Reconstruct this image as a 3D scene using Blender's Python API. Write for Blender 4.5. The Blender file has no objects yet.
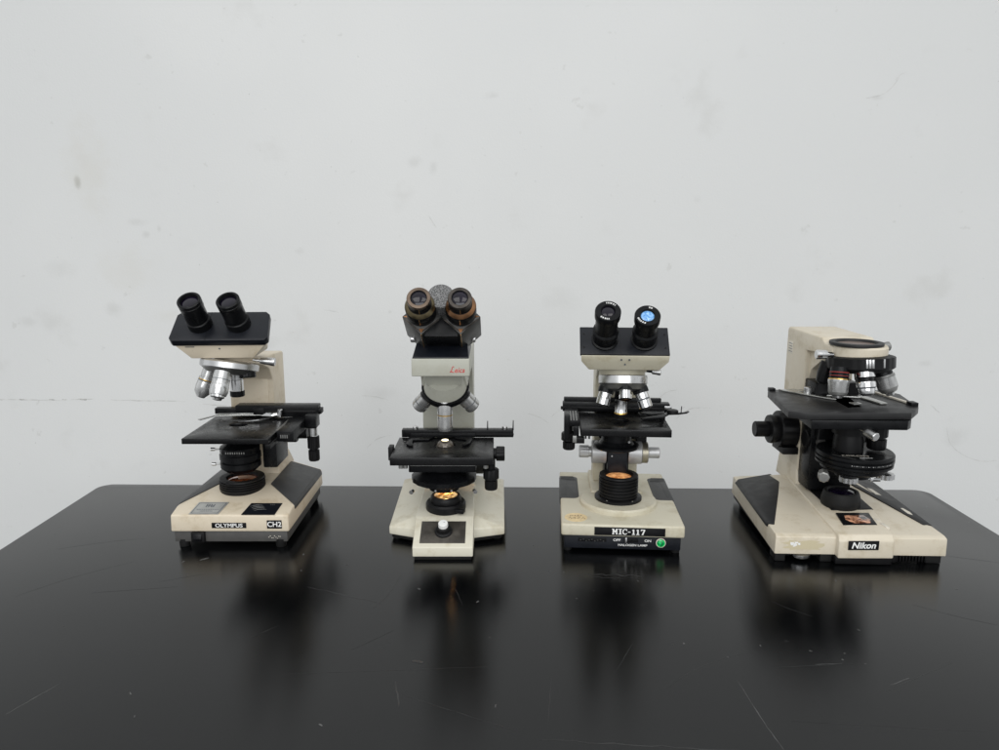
import bpy, bmesh, math, random
from mathutils import Vector, Matrix
random.seed(7)
S = 0.01                      # everything below is written in centimetres
scene = bpy.context.scene
COL = scene.collection
R = math.radians

# ------------------------------------------------------------------ materials
def new_mat(name):
    m = bpy.data.materials.new(name); m.use_nodes = True
    nt = m.node_tree
    return m, nt, nt.nodes['Principled BSDF']

def link(nt, a, b): nt.links.new(a, b)

def node(nt, t, **kw):
    n = nt.nodes.new(t)
    for k, v in kw.items():
        if k in n.inputs: n.inputs[k].default_value = v
        else: setattr(n, k, v)
    return n

def noise(nt, co, scale, detail=4, rough=0.55, seed=0.0):
    n = node(nt, 'ShaderNodeTexNoise', Scale=scale, Detail=detail, Roughness=rough)
    if seed:
        mp = node(nt, 'ShaderNodeMapping'); mp.inputs['Location'].default_value = (seed, seed * 1.7, -seed)
        link(nt, co, mp.inputs['Vector']); co = mp.outputs['Vector']
    link(nt, co, n.inputs['Vector']); return n.outputs['Fac']

def ramp(nt, fac, p0, p1, v0=0.0, v1=1.0):
    n = node(nt, 'ShaderNodeMapRange', interpolation_type='SMOOTHSTEP')
    n.inputs['From Min'].default_value = p0; n.inputs['From Max'].default_value = p1
    n.inputs['To Min'].default_value = v0; n.inputs['To Max'].default_value = v1
    link(nt, fac, n.inputs['Value']); return n.outputs['Result']

def mixc(nt, fac, a, b):
    n = node(nt, 'ShaderNodeMix', data_type='RGBA')
    if isinstance(fac, (int, float)): n.inputs[0].default_value = fac
    else: link(nt, fac, n.inputs[0])
    for i, c in ((6, a), (7, b)):
        if isinstance(c, tuple): n.inputs[i].default_value = (*c, 1) if len(c) == 3 else c
        else: link(nt, c, n.inputs[i])
    return n.outputs[2]

def coords(nt): return node(nt, 'ShaderNodeTexCoord').outputs['Object']

def bump(nt, bsdf, h, strength, dist=0.0005):
    b = node(nt, 'ShaderNodeBump', Strength=strength, Distance=dist)
    link(nt, h, b.inputs['Height']); link(nt, b.outputs['Normal'], bsdf.inputs['Normal'])

def paint(name, col, rough=0.45, dirt=(0.75, 0.7, 0.6), amount=0.35, seed=1.0, grain=0.25, chips=None):
    m, nt, b = new_mat(name); co = coords(nt)
    d = tuple(c * k for c, k in zip(col, dirt))
    f1 = ramp(nt, noise(nt, co, 30, 6, 0.7, seed), 0.48, 0.68, 0, amount)
    c1 = mixc(nt, f1, col, d)
    f2 = ramp(nt, noise(nt, co, 130, 6, 0.7, seed + 3), 0.64, 0.71, 0, 0.5 * amount + 0.1)
    c2 = mixc(nt, f2, c1, tuple(c * 0.55 for c in col))
    if chips:
        f3 = ramp(nt, noise(nt, co, 75, 3, 0.6, seed + 9), 0.74, 0.76, 0, 1)
        c2 = mixc(nt, f3, c2, chips)
    link(nt, c2, b.inputs['Base Color'])
    link(nt, ramp(nt, noise(nt, co, 40, 4, 0.6, seed + 5), 0.3, 0.75, rough - 0.06, rough + 0.12), b.inputs['Roughness'])
    bump(nt, b, noise(nt, co, 1100, 2, 0.5), grain, 0.0002)
    return m

def simple(name, col, rough=0.4, metal=0.0, var=0.15, spec=0.5, seed=2.0, coat=0.0, dust=0.0):
    m, nt, b = new_mat(name); co = coords(nt)
    f = noise(nt, co, 60, 5, 0.6, seed)
    c = mixc(nt, ramp(nt, f, 0.35, 0.7), tuple(x * (1 - var) for x in col), tuple(min(1, x * (1 + var)) for x in col))
    if dust:
        g = ramp(nt, noise(nt, co, 420, 3, 0.65, seed + 4), 0.66, 0.72, 0, dust)
        c = mixc(nt, g, c, (0.30, 0.30, 0.29))
    link(nt, c, b.inputs['Base Color'])
    link(nt, ramp(nt, f, 0.3, 0.75, max(0.03, rough - 0.06), rough + 0.08), b.inputs['Roughness'])
    b.inputs['Metallic'].default_value = metal
    b.inputs['Specular IOR Level'].default_value = spec
    b.inputs['Coat Weight'].default_value = coat
    return m

def glow(name, c0, c1, strength, scale=90, seed=0.0):
    m, nt, b = new_mat(name); co = coords(nt)
    f = ramp(nt, noise(nt, co, scale, 3, 0.6, seed + 0.3), 0.35, 0.68)
    c = mixc(nt, f, c0, c1)
    link(nt, c, b.inputs['Base Color']); link(nt, c, b.inputs['Emission Color'])
    b.inputs['Emission Strength'].default_value = strength
    b.inputs['Roughness'].default_value = 0.08; b.inputs['Coat Weight'].default_value = 0.6
    return m

TAN = paint('tan_paint', (0.635, 0.555, 0.43), 0.42, amount=0.6, seed=1.3)
OFFWHITE = paint('offwhite_paint', (0.63, 0.60, 0.495), 0.40, amount=0.6, seed=2.1)
GREYGREEN = paint('grey_green_paint', (0.43, 0.43, 0.37), 0.42, amount=0.25, seed=3.3)
PUTTY = paint('putty_paint', (0.54, 0.505, 0.395), 0.42, amount=0.6, seed=4.7)
CREAM = paint('cream_paint', (0.61, 0.55, 0.44), 0.40, amount=0.6, seed=6.2)
CREAMDIRTY = paint('worn_cream_paint', (0.54, 0.475, 0.32), 0.5, amount=0.5, seed=9.2, chips=(0.75, 0.73, 0.66))
BLACK = simple('black_enamel', (0.0055, 0.0058, 0.0066), 0.30, spec=0.18, dust=0.05)
BLACKP = simple('black_plastic', (0.0065, 0.0065, 0.007), 0.42, spec=0.20, dust=0.05)
STAGEB = simple('black_stage_enamel', (0.005, 0.005, 0.0055), 0.28, var=0.03, spec=0.26, dust=0.015, seed=5.0)
STAGEC = simple('satin_black_stage', (0.014, 0.014, 0.0145), 0.42, var=0.05, spec=0.4, dust=0.05, seed=5.5)
DARKRED = simple('dull_red_print', (0.22, 0.015, 0.012), 0.5)
NAVY = simple('blue_black_enamel', (0.0065, 0.0078, 0.0115), 0.36, spec=0.32, dust=0.08)
RUBBER = simple('black_rubber', (0.008, 0.008, 0.008), 0.6, spec=0.25)
GREYPAD = simple('dark_grey_pad', (0.050, 0.051, 0.052), 0.48, var=0.12, spec=0.3, seed=3.0, dust=0.05)
GREYPAD2 = simple('black_leatherette_pad', (0.015, 0.015, 0.0155), 0.5, var=0.2, spec=0.3, dust=0.1)
GREYBASE = simple('grey_plastic', (0.065, 0.063, 0.060), 0.5, var=0.1)
DRUM = simple('matte_aluminium_drum', (0.50, 0.50, 0.50), 0.42, 0.55, 0.08)
OBJM = simple('satin_chrome', (0.57, 0.57, 0.565), 0.25, 0.85, 0.06)
CHROME = simple('chrome', (0.72, 0.72, 0.72), 0.14, 1.0, 0.08)
SATIN = simple('satin_aluminium', (0.58, 0.58, 0.58), 0.30, 1.0, 0.10)
GREYMETAL = simple('grey_cast_metal', (0.30, 0.30, 0.29), 0.42, 0.85, 0.12)
BRONZE = simple('worn_bronze_rim', (0.27, 0.14, 0.07), 0.32, 0.95, 0.25)
BRONZE2 = simple('olive_bronze_rim', (0.16, 0.13, 0.075), 0.32, 0.95, 0.25)
GUNMETAL = simple('worn_gunmetal', (0.065, 0.058, 0.052), 0.34, 0.9, 0.3)
COPPEREDGE = simple('bare_brass_edge', (0.62, 0.38, 0.17), 0.3, 1.0, 0.2)
PRISMGREY = simple('charcoal_enamel', (0.034, 0.034, 0.032), 0.4, 0.0, 0.2)
GOLD = simple('gold_line', (0.65, 0.42, 0.12), 0.3, 1.0)
RED = simple('red_print', (0.55, 0.02, 0.02), 0.45)
WHITE = simple('white_print', (0.78, 0.78, 0.76), 0.5, var=0.05)
LABELW = simple('paper_label', (0.62, 0.58, 0.50), 0.55, var=0.08)
LABELB = simple('black_label_tape', (0.005, 0.005, 0.006), 0.35, spec=0.25)
SILVERST = simple('silver_sticker', (0.42, 0.42, 0.40), 0.35, 0.5, 0.12)
STICKINK = simple('faded_print', (0.10, 0.11, 0.12), 0.5)
GOLDST = simple('gold_sticker', (0.74, 0.58, 0.32), 0.4, 0.1, 0.15, seed=8)
GREEN = glow('green_lit_lens', (0.0, 0.12, 0.03), (0.0, 0.45, 0.10), 0.40, 300)
GLASS = simple('dark_coated_glass', (0.004, 0.002, 0.009), 0.06, 0.0, 0.4, 0.45)
BLUEGLASS = glow('self_glowing_blue_glass', (0.05, 0.20, 0.46), (0.26, 0.46, 0.72), 0.36, 420)  # bright blue put in as emission; the eyepiece holds no lamp
CLEARG = simple('slide_glass_metal', (0.50, 0.50, 0.48), 0.22, 0.9, 0.1)
LAMP1 = simple('amber_filter_glass', (0.30, 0.075, 0.025), 0.06, 0.35, 0.6, 0.8, coat=1.0)
LAMP2 = glow('lit_lamp_glass', (0.22, 0.09, 0.02), (0.90, 0.58, 0.24), 0.65, 120, 2)
CONDGLOW = glow('painted_condenser_glow', (1.0, 0.66, 0.26), (1.0, 0.90, 0.62), 2.6, 60, 1)  # lamplight coming up through the condenser painted as self-glow
LAMP3 = glow('lit_orange_lamp_glass', (0.40, 0.14, 0.04), (0.85, 0.42, 0.16), 0.55, 110, 4)
REFLECT4 = glow('painted_orange_reflection', (0.06, 0.02, 0.01), (0.55, 0.28, 0.17), 0.32, 130, 6)  # reflection on the pane put in as glowing orange colour

def speckle():
    m, nt, b = new_mat('speckled_grey_crackle'); co = coords(nt)
    f = ramp(nt, noise(nt, co, 650, 4, 0.75), 0.44, 0.62)
    link(nt, mixc(nt, f, (0.045, 0.045, 0.046), (0.25, 0.25, 0.25)), b.inputs['Base Color'])
    b.inputs['Roughness'].default_value = 0.45
    bump(nt, b, noise(nt, co, 500, 4, 0.7), 0.5, 0.0004)
    return m
SPECKLE = speckle()

def wall_mat():
    m, nt, b = new_mat('white_wall_paint'); co = coords(nt)
    base = mixc(nt, ramp(nt, noise(nt, co, 1.6, 3, 0.5, 1.1), 0.35, 0.7), (0.675, 0.680, 0.672), (0.705, 0.708, 0.698))
    # hand smears and rubbed dirt, a few soft patches
    st = ramp(nt, noise(nt, co, 7.5, 4, 0.55, 5.2), 0.60, 0.76, 0, 0.28)
    c = mixc(nt, st, base, (0.52, 0.515, 0.49))
    sp = ramp(nt, noise(nt, co, 34, 3, 0.55, 2.4), 0.69, 0.76, 0, 0.34)
    c = mixc(nt, sp, c, (0.50, 0.50, 0.475))
    pt = ramp(nt, noise(nt, co, 120, 2, 0.5, 7.7), 0.765, 0.79, 0, 0.45)
    c = mixc(nt, pt, c, (0.36, 0.36, 0.34))
    warp = noise(nt, co, 28, 4, 0.65, 4.4)
    for cx, cz, rx, rz, k, tint in SMUDGES:
        mp = node(nt, 'ShaderNodeMapping'); mp.inputs['Location'].default_value = (-cx / rx, 0, -cz / rz); mp.inputs['Scale'].default_value = (100 / rx, 0, 100 / rz)
        link(nt, co, mp.inputs['Vector']); ln = node(nt, 'ShaderNodeVectorMath', operation='LENGTH'); link(nt, mp.outputs['Vector'], ln.inputs[0])
        ad = node(nt, 'ShaderNodeMath', operation='MULTIPLY_ADD'); link(nt, warp, ad.inputs[0]); ad.inputs[1].default_value = 1.5; link(nt, ln.outputs['Value'], ad.inputs[2])
        c = mixc(nt, ramp(nt, ad.outputs[0], 0.75, 1.75, k, 0.0), c, tint)
    link(nt, c, b.inputs['Base Color']); b.inputs['Roughness'].default_value = 0.55
    h = node(nt, 'ShaderNodeMath', operation='ADD')
    link(nt, noise(nt, co, 260, 3, 0.5), h.inputs[0]); link(nt, noise(nt, co, 9, 3, 0.5, 3.3), h.inputs[1])
    bump(nt, b, h.outputs[0], 0.22, 0.0012)
    return m
G1, G2, G3 = (0.40, 0.40, 0.37), (0.50, 0.50, 0.48), (0.60, 0.58, 0.52)
SMUDGES = [(-91.1, 54.6, 1.0, 1.9, 0.75, G1), (-88.4, 57.5, 7, 14, 0.30, G3), (-86.4, 27.3, 2.6, 2.4, 0.35, G2), (-77.3, 43.6, 1.3, 1.0, 0.4, G2), (-74.4, 44.8, 0.8, 1.2, 0.4, G2),
           (-79.5, 46.2, 3.5, 1.2, 0.28, G2), (-82, 36, 9, 7, 0.22, G3), (-105.5, 24.4, 3, 1.6, 0.3, G2), (-18.2, 59.0, 2.4, 1.6, 0.3, G2), (-14.3, 58.0, 1.2, 1.8, 0.35, G2),
           (-1.5, 72.5, 2.2, 1.0, 0.35, G2), (-97, 36, 5, 3, 0.2, G2), (-73.6, 26, 4, 2.2, 0.25, G3), (-44, 40, 1.6, 1.0, 0.25, G2), (13.5, 29, 6, 4, 0.18, G2), (80, 72, 2.0, 0.8, 0.35, G2),
           (43, 51, 1.3, 1.0, 0.2, G2), (96, 15, 2.0, 1.0, 0.3, G2), (84, 5, 5, 3, 0.2, G2), (-27, 8, 5, 2, 0.22, G2), (36, 6, 6, 3, 0.22, G2), (105, -2, 4, 3, 0.25, G2)]
WALL = wall_mat()
WALLMARK = simple('grey_scuff', (0.52, 0.52, 0.50), 0.6, var=0.25)
WALLMARK2 = simple('faint_scuff', (0.62, 0.62, 0.605), 0.6, var=0.1)
WALLSTAIN = simple('dark_smudge', (0.50, 0.50, 0.47), 0.6, var=0.3)

def table_mat():
    m, nt, b = new_mat('black_laminate'); co = coords(nt); nt.nodes.remove(b)
    out = [n for n in nt.nodes if n.type == 'OUTPUT_MATERIAL'][0]
    f = noise(nt, co, 5, 4, 0.55, 1.0)
    c = mixc(nt, ramp(nt, f, 0.3, 0.7), (0.0014, 0.0016, 0.0019), (0.0024, 0.0027, 0.0030))
    pt = ramp(nt, noise(nt, co, 170, 2, 0.5, 3.1), 0.785, 0.81, 0, 0.35)
    c = mixc(nt, pt, c, (0.14, 0.14, 0.135))
    d = node(nt, 'ShaderNodeBsdfDiffuse'); link(nt, c, d.inputs['Color'])
    g = node(nt, 'ShaderNodeBsdfGlossy', distribution='BECKMANN', Anisotropy=0.42)
    tg = node(nt, 'ShaderNodeCombineXYZ', X=1.0); link(nt, tg.outputs[0], g.inputs['Tangent'])
    # handled surface: broad wiped streaks and finger smears change the gloss a little
    mp = node(nt, 'ShaderNodeMapping'); mp.inputs['Scale'].default_value = (1.0, 0.35, 1.0); mp.inputs['Rotation'].default_value = (0, 0, 0.5); link(nt, co, mp.inputs['Vector'])
    sm = node(nt, 'ShaderNodeMath', operation='ADD')
    link(nt, ramp(nt, noise(nt, mp.outputs['Vector'], 13, 5, 0.65, 4.0), 0.35, 0.75, 0.220, 0.262), sm.inputs[0])
    link(nt, ramp(nt, noise(nt, co, 55, 4, 0.6, 6.0), 0.60, 0.75, 0.0, 0.035), sm.inputs[1])
    link(nt, sm.outputs[0], g.inputs['Roughness'])
    fr = node(nt, 'ShaderNodeFresnel', IOR=1.62); mx = node(nt, 'ShaderNodeMixShader')
    bp = node(nt, 'ShaderNodeBump', Strength=0.05, Distance=0.0002); link(nt, noise(nt, co, 700, 2, 0.5), bp.inputs['Height'])
    for x in (d, g, fr): link(nt, bp.outputs['Normal'], x.inputs['Normal'])
    link(nt, fr.outputs[0], mx.inputs[0]); link(nt, d.outputs[0], mx.inputs[1]); link(nt, g.outputs[0], mx.inputs[2]); link(nt, mx.outputs[0], out.inputs['Surface'])
    return m
TABLE = table_mat()
SCRATCH = simple('pale_scratch', (0.075, 0.075, 0.074), 0.5, var=0.5)
SCRATCH2 = simple('faint_scratch', (0.022, 0.022, 0.022), 0.45, var=0.4)

# ------------------------------------------------------------------ mesh builder
def frame(o, n, up=(0, 0, 1)):
    z = Vector(n).normalized(); y = Vector(up); y = y - z * y.dot(z)
    if y.length < 1e-5:
        y = Vector((0, 1, 0)); y = y - z * y.dot(z)
    y.normalize(); x = y.cross(z)
    M = Matrix((x, y, z)).transposed().to_4x4(); M.translation = Vector(o); return M

FRONT = lambda x, y, z: frame((x, y, z), (0, -1, 0), (0, 0, 1))

class B:
    def __init__(self, M=None): self.bm = bmesh.new(); self.mats = []; self.M = M
    def mi(self, m):
        if m not in self.mats: self.mats.append(m)
        return self.mats.index(m)
    def add(self, t, mat=None, M=None):
        if mat is not None:
            i = self.mi(mat)
            for f in t.faces: f.material_index = i
        if M is not None: bmesh.ops.transform(t, matrix=M, verts=t.verts)
        if self.M is not None: bmesh.ops.transform(t, matrix=self.M, verts=t.verts)
        me = bpy.data.meshes.new('tmp'); t.to_mesh(me); t.free()
        self.bm.from_mesh(me); bpy.data.meshes.remove(me); return self
    def _bevel(self, t, bev, seg=2, ang=25):
        if bev <= 0: return
        t.normal_update()
        es = [e for e in t.edges if len(e.link_faces) == 2 and e.calc_face_angle(0) > R(ang)]
        bmesh.ops.bevel(t, geom=es, offset=bev, segments=seg, profile=0.5, affect='EDGES', clamp_overlap=True)
    def box(self, x0, x1, y0, y1, z0, z1, mat, bev=0.06, M=None, seg=2):
        t = bmesh.new(); bmesh.ops.create_cube(t, size=1)
        for v in t.verts:
            v.co = Vector(((x0 + x1) / 2 + v.co.x * (x1 - x0), (y0 + y1) / 2 + v.co.y * (y1 - y0), (z0 + z1) / 2 + v.co.z * (z1 - z0)))
        self._bevel(t, bev, seg); return self.add(t, mat, M)
    def hull(self, pts, mat, bev=0.1, M=None, seg=2):
        t = bmesh.new(); vs = [t.verts.new(p) for p in pts]
        r = bmesh.ops.convex_hull(t, input=vs)
        dead = list({g for k in ('geom_interior', 'geom_unused') for g in r[k] if isinstance(g, bmesh.types.BMVert)})
        if dead: bmesh.ops.delete(t, geom=dead, context='VERTS')
        bmesh.ops.recalc_face_normals(t, faces=t.faces)
        bmesh.ops.dissolve_limit(t, angle_limit=R(2), verts=t.verts, edges=t.edges)
        self._bevel(t, bev, seg, 15); return self.add(t, mat, M)
    def prism(self, poly, axis, a, b, mat, bev=0.06, M=None, seg=2):
        t = bmesh.new()
        def P(u, v, w): return {'x': (w, u, v), 'y': (u, w, v), 'z': (u, v, w)}[axis]
        va = [t.verts.new(P(u, v, a)) for u, v in poly]; vb = [t.verts.new(P(u, v, b)) for u, v in poly]
        n = len(poly); t.faces.new(va); t.faces.new(vb[::-1])
        for i in range(n): t.faces.new((va[i], vb[i], vb[(i + 1) % n], va[(i + 1) % n]))
        bmesh.ops.recalc_face_normals(t, faces=t.faces)
        self._bevel(t, bev, seg); return self.add(t, mat, M)
    def lathe(self, prof, mat, o=(0, 0, 0), d=(0, 0, 1), seg=48, M=None, sx=1.0):
        """prof: (radius, height, material of the band up to here, knurl depth)"""
        t = bmesh.new(); rings = []
        for p in prof:
            r, h = p[0], p[1]; k = p[3] if len(p) > 3 else 0
            if r <= 0: rings.append([t.verts.new((0, 0, h))])
            else: rings.append([t.verts.new(((r - (k if i % 4 > 1 else 0)) * math.cos(2 * math.pi * i / seg) * sx,
                                             (r - (k if i % 4 > 1 else 0)) * math.sin(2 * math.pi * i / seg), h)) for i in range(seg)])
        mi0 = self.mi(mat)
        for j in range(1, len(prof)):
            m = prof[j][2] if len(prof[j]) > 2 and prof[j][2] is not None else mat
            mi = self.mi(m); A, C = rings[j - 1], rings[j]
            for i in range(seg):
                k = (i + 1) % seg
                if len(A) == 1 and len(C) == 1: continue
                if len(A) == 1: f = t.faces.new((A[0], C[i], C[k]))
                elif len(C) == 1: f = t.faces.new((A[i], A[k], C[0]))
                else: f = t.faces.new((A[i], A[k], C[k], C[i]))
                f.material_index = mi
        if len(rings[0]) > 1: t.faces.new(rings[0][::-1]).material_index = mi0
        if len(rings[-1]) > 1: t.faces.new(rings[-1]).material_index = self.mi(prof[-1][2] if len(prof[-1]) > 2 and prof[-1][2] is not None else mat)
        F = frame(o, d)
        return self.add(t, None, (M @ F) if M is not None else F)
    def tube(self, pts, r, mat, seg=8, M=None):
        t = bmesh.new(); rings = []; P = [Vector(p) for p in pts]
        for i, p in enumerate(P):
            d = (P[min(i + 1, len(P) - 1)] - P[max(i - 1, 0)]); F = frame(p, d)
            rings.append([t.verts.new(F @ Vector((r * math.cos(2 * math.pi * k / seg), r * math.sin(2 * math.pi * k / seg), 0))) for k in range(seg)])
        for A, C in zip(rings, rings[1:]):
            for k in range(seg): t.faces.new((A[k], A[(k + 1) % seg], C[(k + 1) % seg], C[k]))
        t.faces.new(rings[0][::-1]); t.faces.new(rings[-1])
        return self.add(t, mat, M)
    def text(self, s, size, F, mat, ext=0.006, bold=0.0, shear=0.0, sx=1.0, align='CENTER'):
        cu = bpy.data.curves.new('lettering', 'FONT'); cu.body = s; cu.size = size; cu.extrude = ext
        cu.offset = bold; cu.shear = shear; cu.align_x = align; cu.align_y = 'CENTER'; cu.resolution_u = 3
        ob = bpy.data.objects.new('lettering', cu); COL.objects.link(ob)
        dg = bpy.context.evaluated_depsgraph_get(); dg.update()
        me = bpy.data.meshes.new_from_object(ob.evaluated_get(dg))
        bpy.data.objects.remove(ob); bpy.data.curves.remove(cu)
        t = bmesh.new(); t.from_mesh(me); bpy.data.meshes.remove(me)
        return self.add(t, mat, F @ Matrix.Diagonal((sx, 1, 1, 1)))
    def strokes(self, segs, F, mat, h=0.012):
        for i, ((x0, y0), (x1, y1), w) in enumerate(segs):
            a, b = Vector((x0, y0)), Vector((x1, y1)); d = (b - a).normalized(); n = Vector((-d.y, d.x)) * w / 2
            self.prism([tuple(a + n), tuple(b + n), tuple(b - n), tuple(a - n)], 'z', -0.01, h + i * 0.0009, mat, 0, F)
        return self
    def ribbon(self, pts, w, z, mat, plane='z'):
        t = bmesh.new(); P = [Vector(p) for p in pts]; prev = None
        for i, p in enumerate(P):
            d = (P[min(i + 1, len(P) - 1)] - P[max(i - 1, 0)]); d.normalize(); n = Vector((-d.y, d.x))
            ww = w * (0.35 + 0.65 * math.sin(math.pi * (i + 0.5) / len(P))) * random.uniform(0.6, 1.2) / 2
            q = [p + n * ww, p - n * ww]
            vs = [t.verts.new((v.x, v.y, z) if plane == 'z' else (v.x, z, v.y)) for v in q]
            if prev: t.faces.new((prev[0], prev[1], vs[1], vs[0]))
            prev = vs
        return self.add(t, mat)
    def build(self, name, parent=None, label=None, angle=32):
        bmesh.ops.scale(self.bm, vec=(S, S, S), verts=self.bm.verts)
        bmesh.ops.recalc_face_normals(self.bm, faces=self.bm.faces)
        me = bpy.data.meshes.new(name); self.bm.to_mesh(me); self.bm.free()
        for m in self.mats: me.materials.append(m)
        for p in me.polygons: p.use_smooth = True
        me.set_sharp_from_angle(angle=R(angle))
        o = bpy.data.objects.new(name, me); COL.objects.link(o)
        if parent is not None: o.parent = parent
        if label: o['label'] = label
        return o

def root(name, loc, label, cat, group=None, rz=0.0):
    o = bpy.data.objects.new(name, None); COL.objects.link(o)
    o.location = Vector(loc) * S; o.rotation_euler = (0, 0, R(rz)); o.empty_display_size = 0.05
    o['label'] = label; o['category'] = cat
    if group: o['group'] = group
    return o

def rotz(deg, c=(0, 0)):
    return Matrix.Translation((c[0], c[1], 0)) @ Matrix.Rotation(R(deg), 4, 'Z') @ Matrix.Translation((-c[0], -c[1], 0))

def vec(*a): return Vector(a)

def feet(rt, pts, r=0.75, h=1.1, mat=RUBBER):
    for x, y in pts:
        b = B(); b.lathe([(0, 0.015), (r * 0.92, 0.015), (r, 0.12), (r, h), (0, h)], mat, (x, y, 0), seg=28); b.build('foot', rt)

GROUP = 'microscopes lined up on the black table'

# ------------------------------------------------------------------ wall and table
w = B()
t = bmesh.new(); bmesh.ops.create_cube(t, size=1)
for v in t.verts: v.co = Vector((v.co.x * 700, 172 + v.co.y * 10, 60 + v.co.z * 330))
w.add(t, WALL)
KW = 167 / 128
def wallmark(pts, wd, m): w.ribbon([(p[0] * KW, 44.6 + (p[1] - 44.6) * KW) for p in pts], wd * KW, 166.985 - random.uniform(0, 0.01), m, 'y')
def wiggle(a, b, n, amp, bow=0.0):
    out = []
    for i in range(n):
        f = i / (n - 1); p = Vector(a).lerp(Vector(b), f); d = (Vector(b) - Vector(a)).normalized()
        out.append(p + Vector((-d.y, d.x)) * (random.uniform(-amp, amp) + bow * math.sin(math.pi * f)))
    return out
# long rub line left by furniture, and the odd scuff further along
for a, c in (((-92, 15.6), (-76, 15.35)), ((-75, 15.5), (-71, 15.6)), ((-68, 15.4), (-55, 15.15)), ((-52, 14.7), (-46, 14.2))):
    wallmark(wiggle(a, c, 12, 0.06), 0.22, WALLMARK2)
for x in (-87.5, -84, -82.6, -78.8, -76.5, -73.4): wallmark(wiggle((x, 15.5), (x + random.uniform(0.5, 1.3), 15.45), 5, 0.05), 0.26, WALLMARK)
for a, c, bow in (((59.5, 65.6), (64.5, 68.8), -0.9), ((64.0, 68.4), (65.6, 69.6), 0.2), ((78.8, 10.4), (82.6, 5.2), -0.9), ((82.6, 5.2), (88.5, 4.4), -0.5),
                  ((5.0, 12.9), (8.6, 11.2), 0.3), ((9.2, 12.4), (13.8, 14.6), 0.6), ((31.0, 12.0), (36.5, 14.0), 0.8), ((27.5, 14.8), (31.0, 17.2), 0.7),
                  ((-24.0, 16.2), (-19.5, 15.4), 0.2), ((-30.0, 31.2), (-27.5, 30.7), 0.1), ((-19.0, 9.0), (-23.5, 6.6), -0.6), ((88.5, 20.6), (90.5, 19.4), 0.1),
                  ((32.5, 14.2), (27.2, 12.6), 0.5), ((75.5, 14.6), (77.2, 13.1), 0.0), ((-11.8, 46.9), (-10.6, 45.0), 0.0)):
    wallmark(wiggle(a, c, 12, 0.05, bow), 0.16, WALLMARK2)
wall = w.build('wall')
wall['label'] = 'white painted wall with grey scuffs and smudges behind the row of microscopes'; wall['category'] = 'wall'; wall['kind'] = 'structure'

w = B()
x0, x1, y0, y1, rc = -71.0, 74.4, 40.0, 126.5, 2.4
poly = []
for cx, cy, a0 in ((x1 - rc, y0 + rc, -90), (x1 - rc, y1 - rc, 0), (x0 + rc, y1 - rc, 90), (x0 + rc, y0 + rc, 180)):
    for k in range(13):
        a = R(a0 + 90 * k / 12); poly.append((cx + rc * math.cos(a), cy + rc * math.sin(a) - (0.021 * cx if cy > 80 else 0)))
w.prism(poly, 'z', -3.0, 0.0, TABLE, 0.12)
zz = 0.006
def scratch(a, c, n=14, wd=0.07, amp=0.04, bow=0.0, m=SCRATCH2):
    global zz
    zz += 0.00025; w.ribbon(wiggle(a, c, n, amp, bow), wd, zz, m)
scratch((-46.3, 63.0), (-44.0, 67.9), 12, 0.10, m=SCRATCH)
scratch((24.0, 68.4), (24.9, 57.5), 16, 0.08, bow=-0.15, m=SCRATCH)
scratch((16.5, 66.9), (26.6, 73.4), 18, 0.06, bow=0.9); scratch((38.0, 66.6), (47.5, 71.5), 16, 0.06); scratch((39.0, 67.6), (41.5, 68.8), 6, 0.10, m=SCRATCH)
scratch((33.4, 84.6), (36.8, 81.2), 10, 0.06, bow=-0.2); scratch((28.0, 70.6), (37.0, 71.4), 14, 0.06); scratch((33.0, 71.2), (36.0, 71.4), 8, 0.08, m=SCRATCH)
scratch((27, 62.0), (44, 60.5), 14, 0.05); scratch((-22.7, 87.9), (-14.3, 84.2), 12, 0.09, 0.12); scratch((-24.5, 88.6), (-22.6, 87.7), 5, 0.07)
scratch((-13.0, 92.0), (-15.2, 83.0), 10, 0.06, bow=0.5); scratch((-22, 69.5), (-1.0, 70.8), 16, 0.055); scratch((-9.6, 66.0), (1.8, 60.5), 14, 0.06)
scratch((3.5, 59.5), (22.0, 57.8), 18, 0.16, 0.16, m=SCRATCH2); scratch((11.5, 92.2), (19.0, 91.6), 16, 0.30, 0.2); scratch((12.0, 91.4), (16.0, 90.9), 9, 0.16, 0.12)
scratch((-44, 90), (-39.0, 92.2), 8, 0.05); scratch((-51, 87), (-41, 88.6), 10, 0.05); scratch((-27.8, 76.5), (-25.4, 79.0), 8, 0.06)
scratch((-9.6, 64.0), (-10.4, 68.2), 7, 0.18, 0.08); scratch((4.5, 62), (5.3, 69), 8, 0.05); scratch((-60, 86), (-50, 96), 12, 0.05, bow=0.7); scratch((-63, 100), (-52, 104), 10, 0.05, bow=0.4)
scratch((50, 84), (60, 78), 12, 0.05, bow=-0.5); scratch((12.0, 70), (14.5, 75), 9, 0.05); scratch((31.5, 92.0), (30.2, 86), 8, 0.05); scratch((62, 98), (70, 95), 9, 0.05)
scratch((-4.5, 84), (-5.6, 88), 7, 0.06); scratch((-12, 78), (-16, 74), 8, 0.05)
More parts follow.
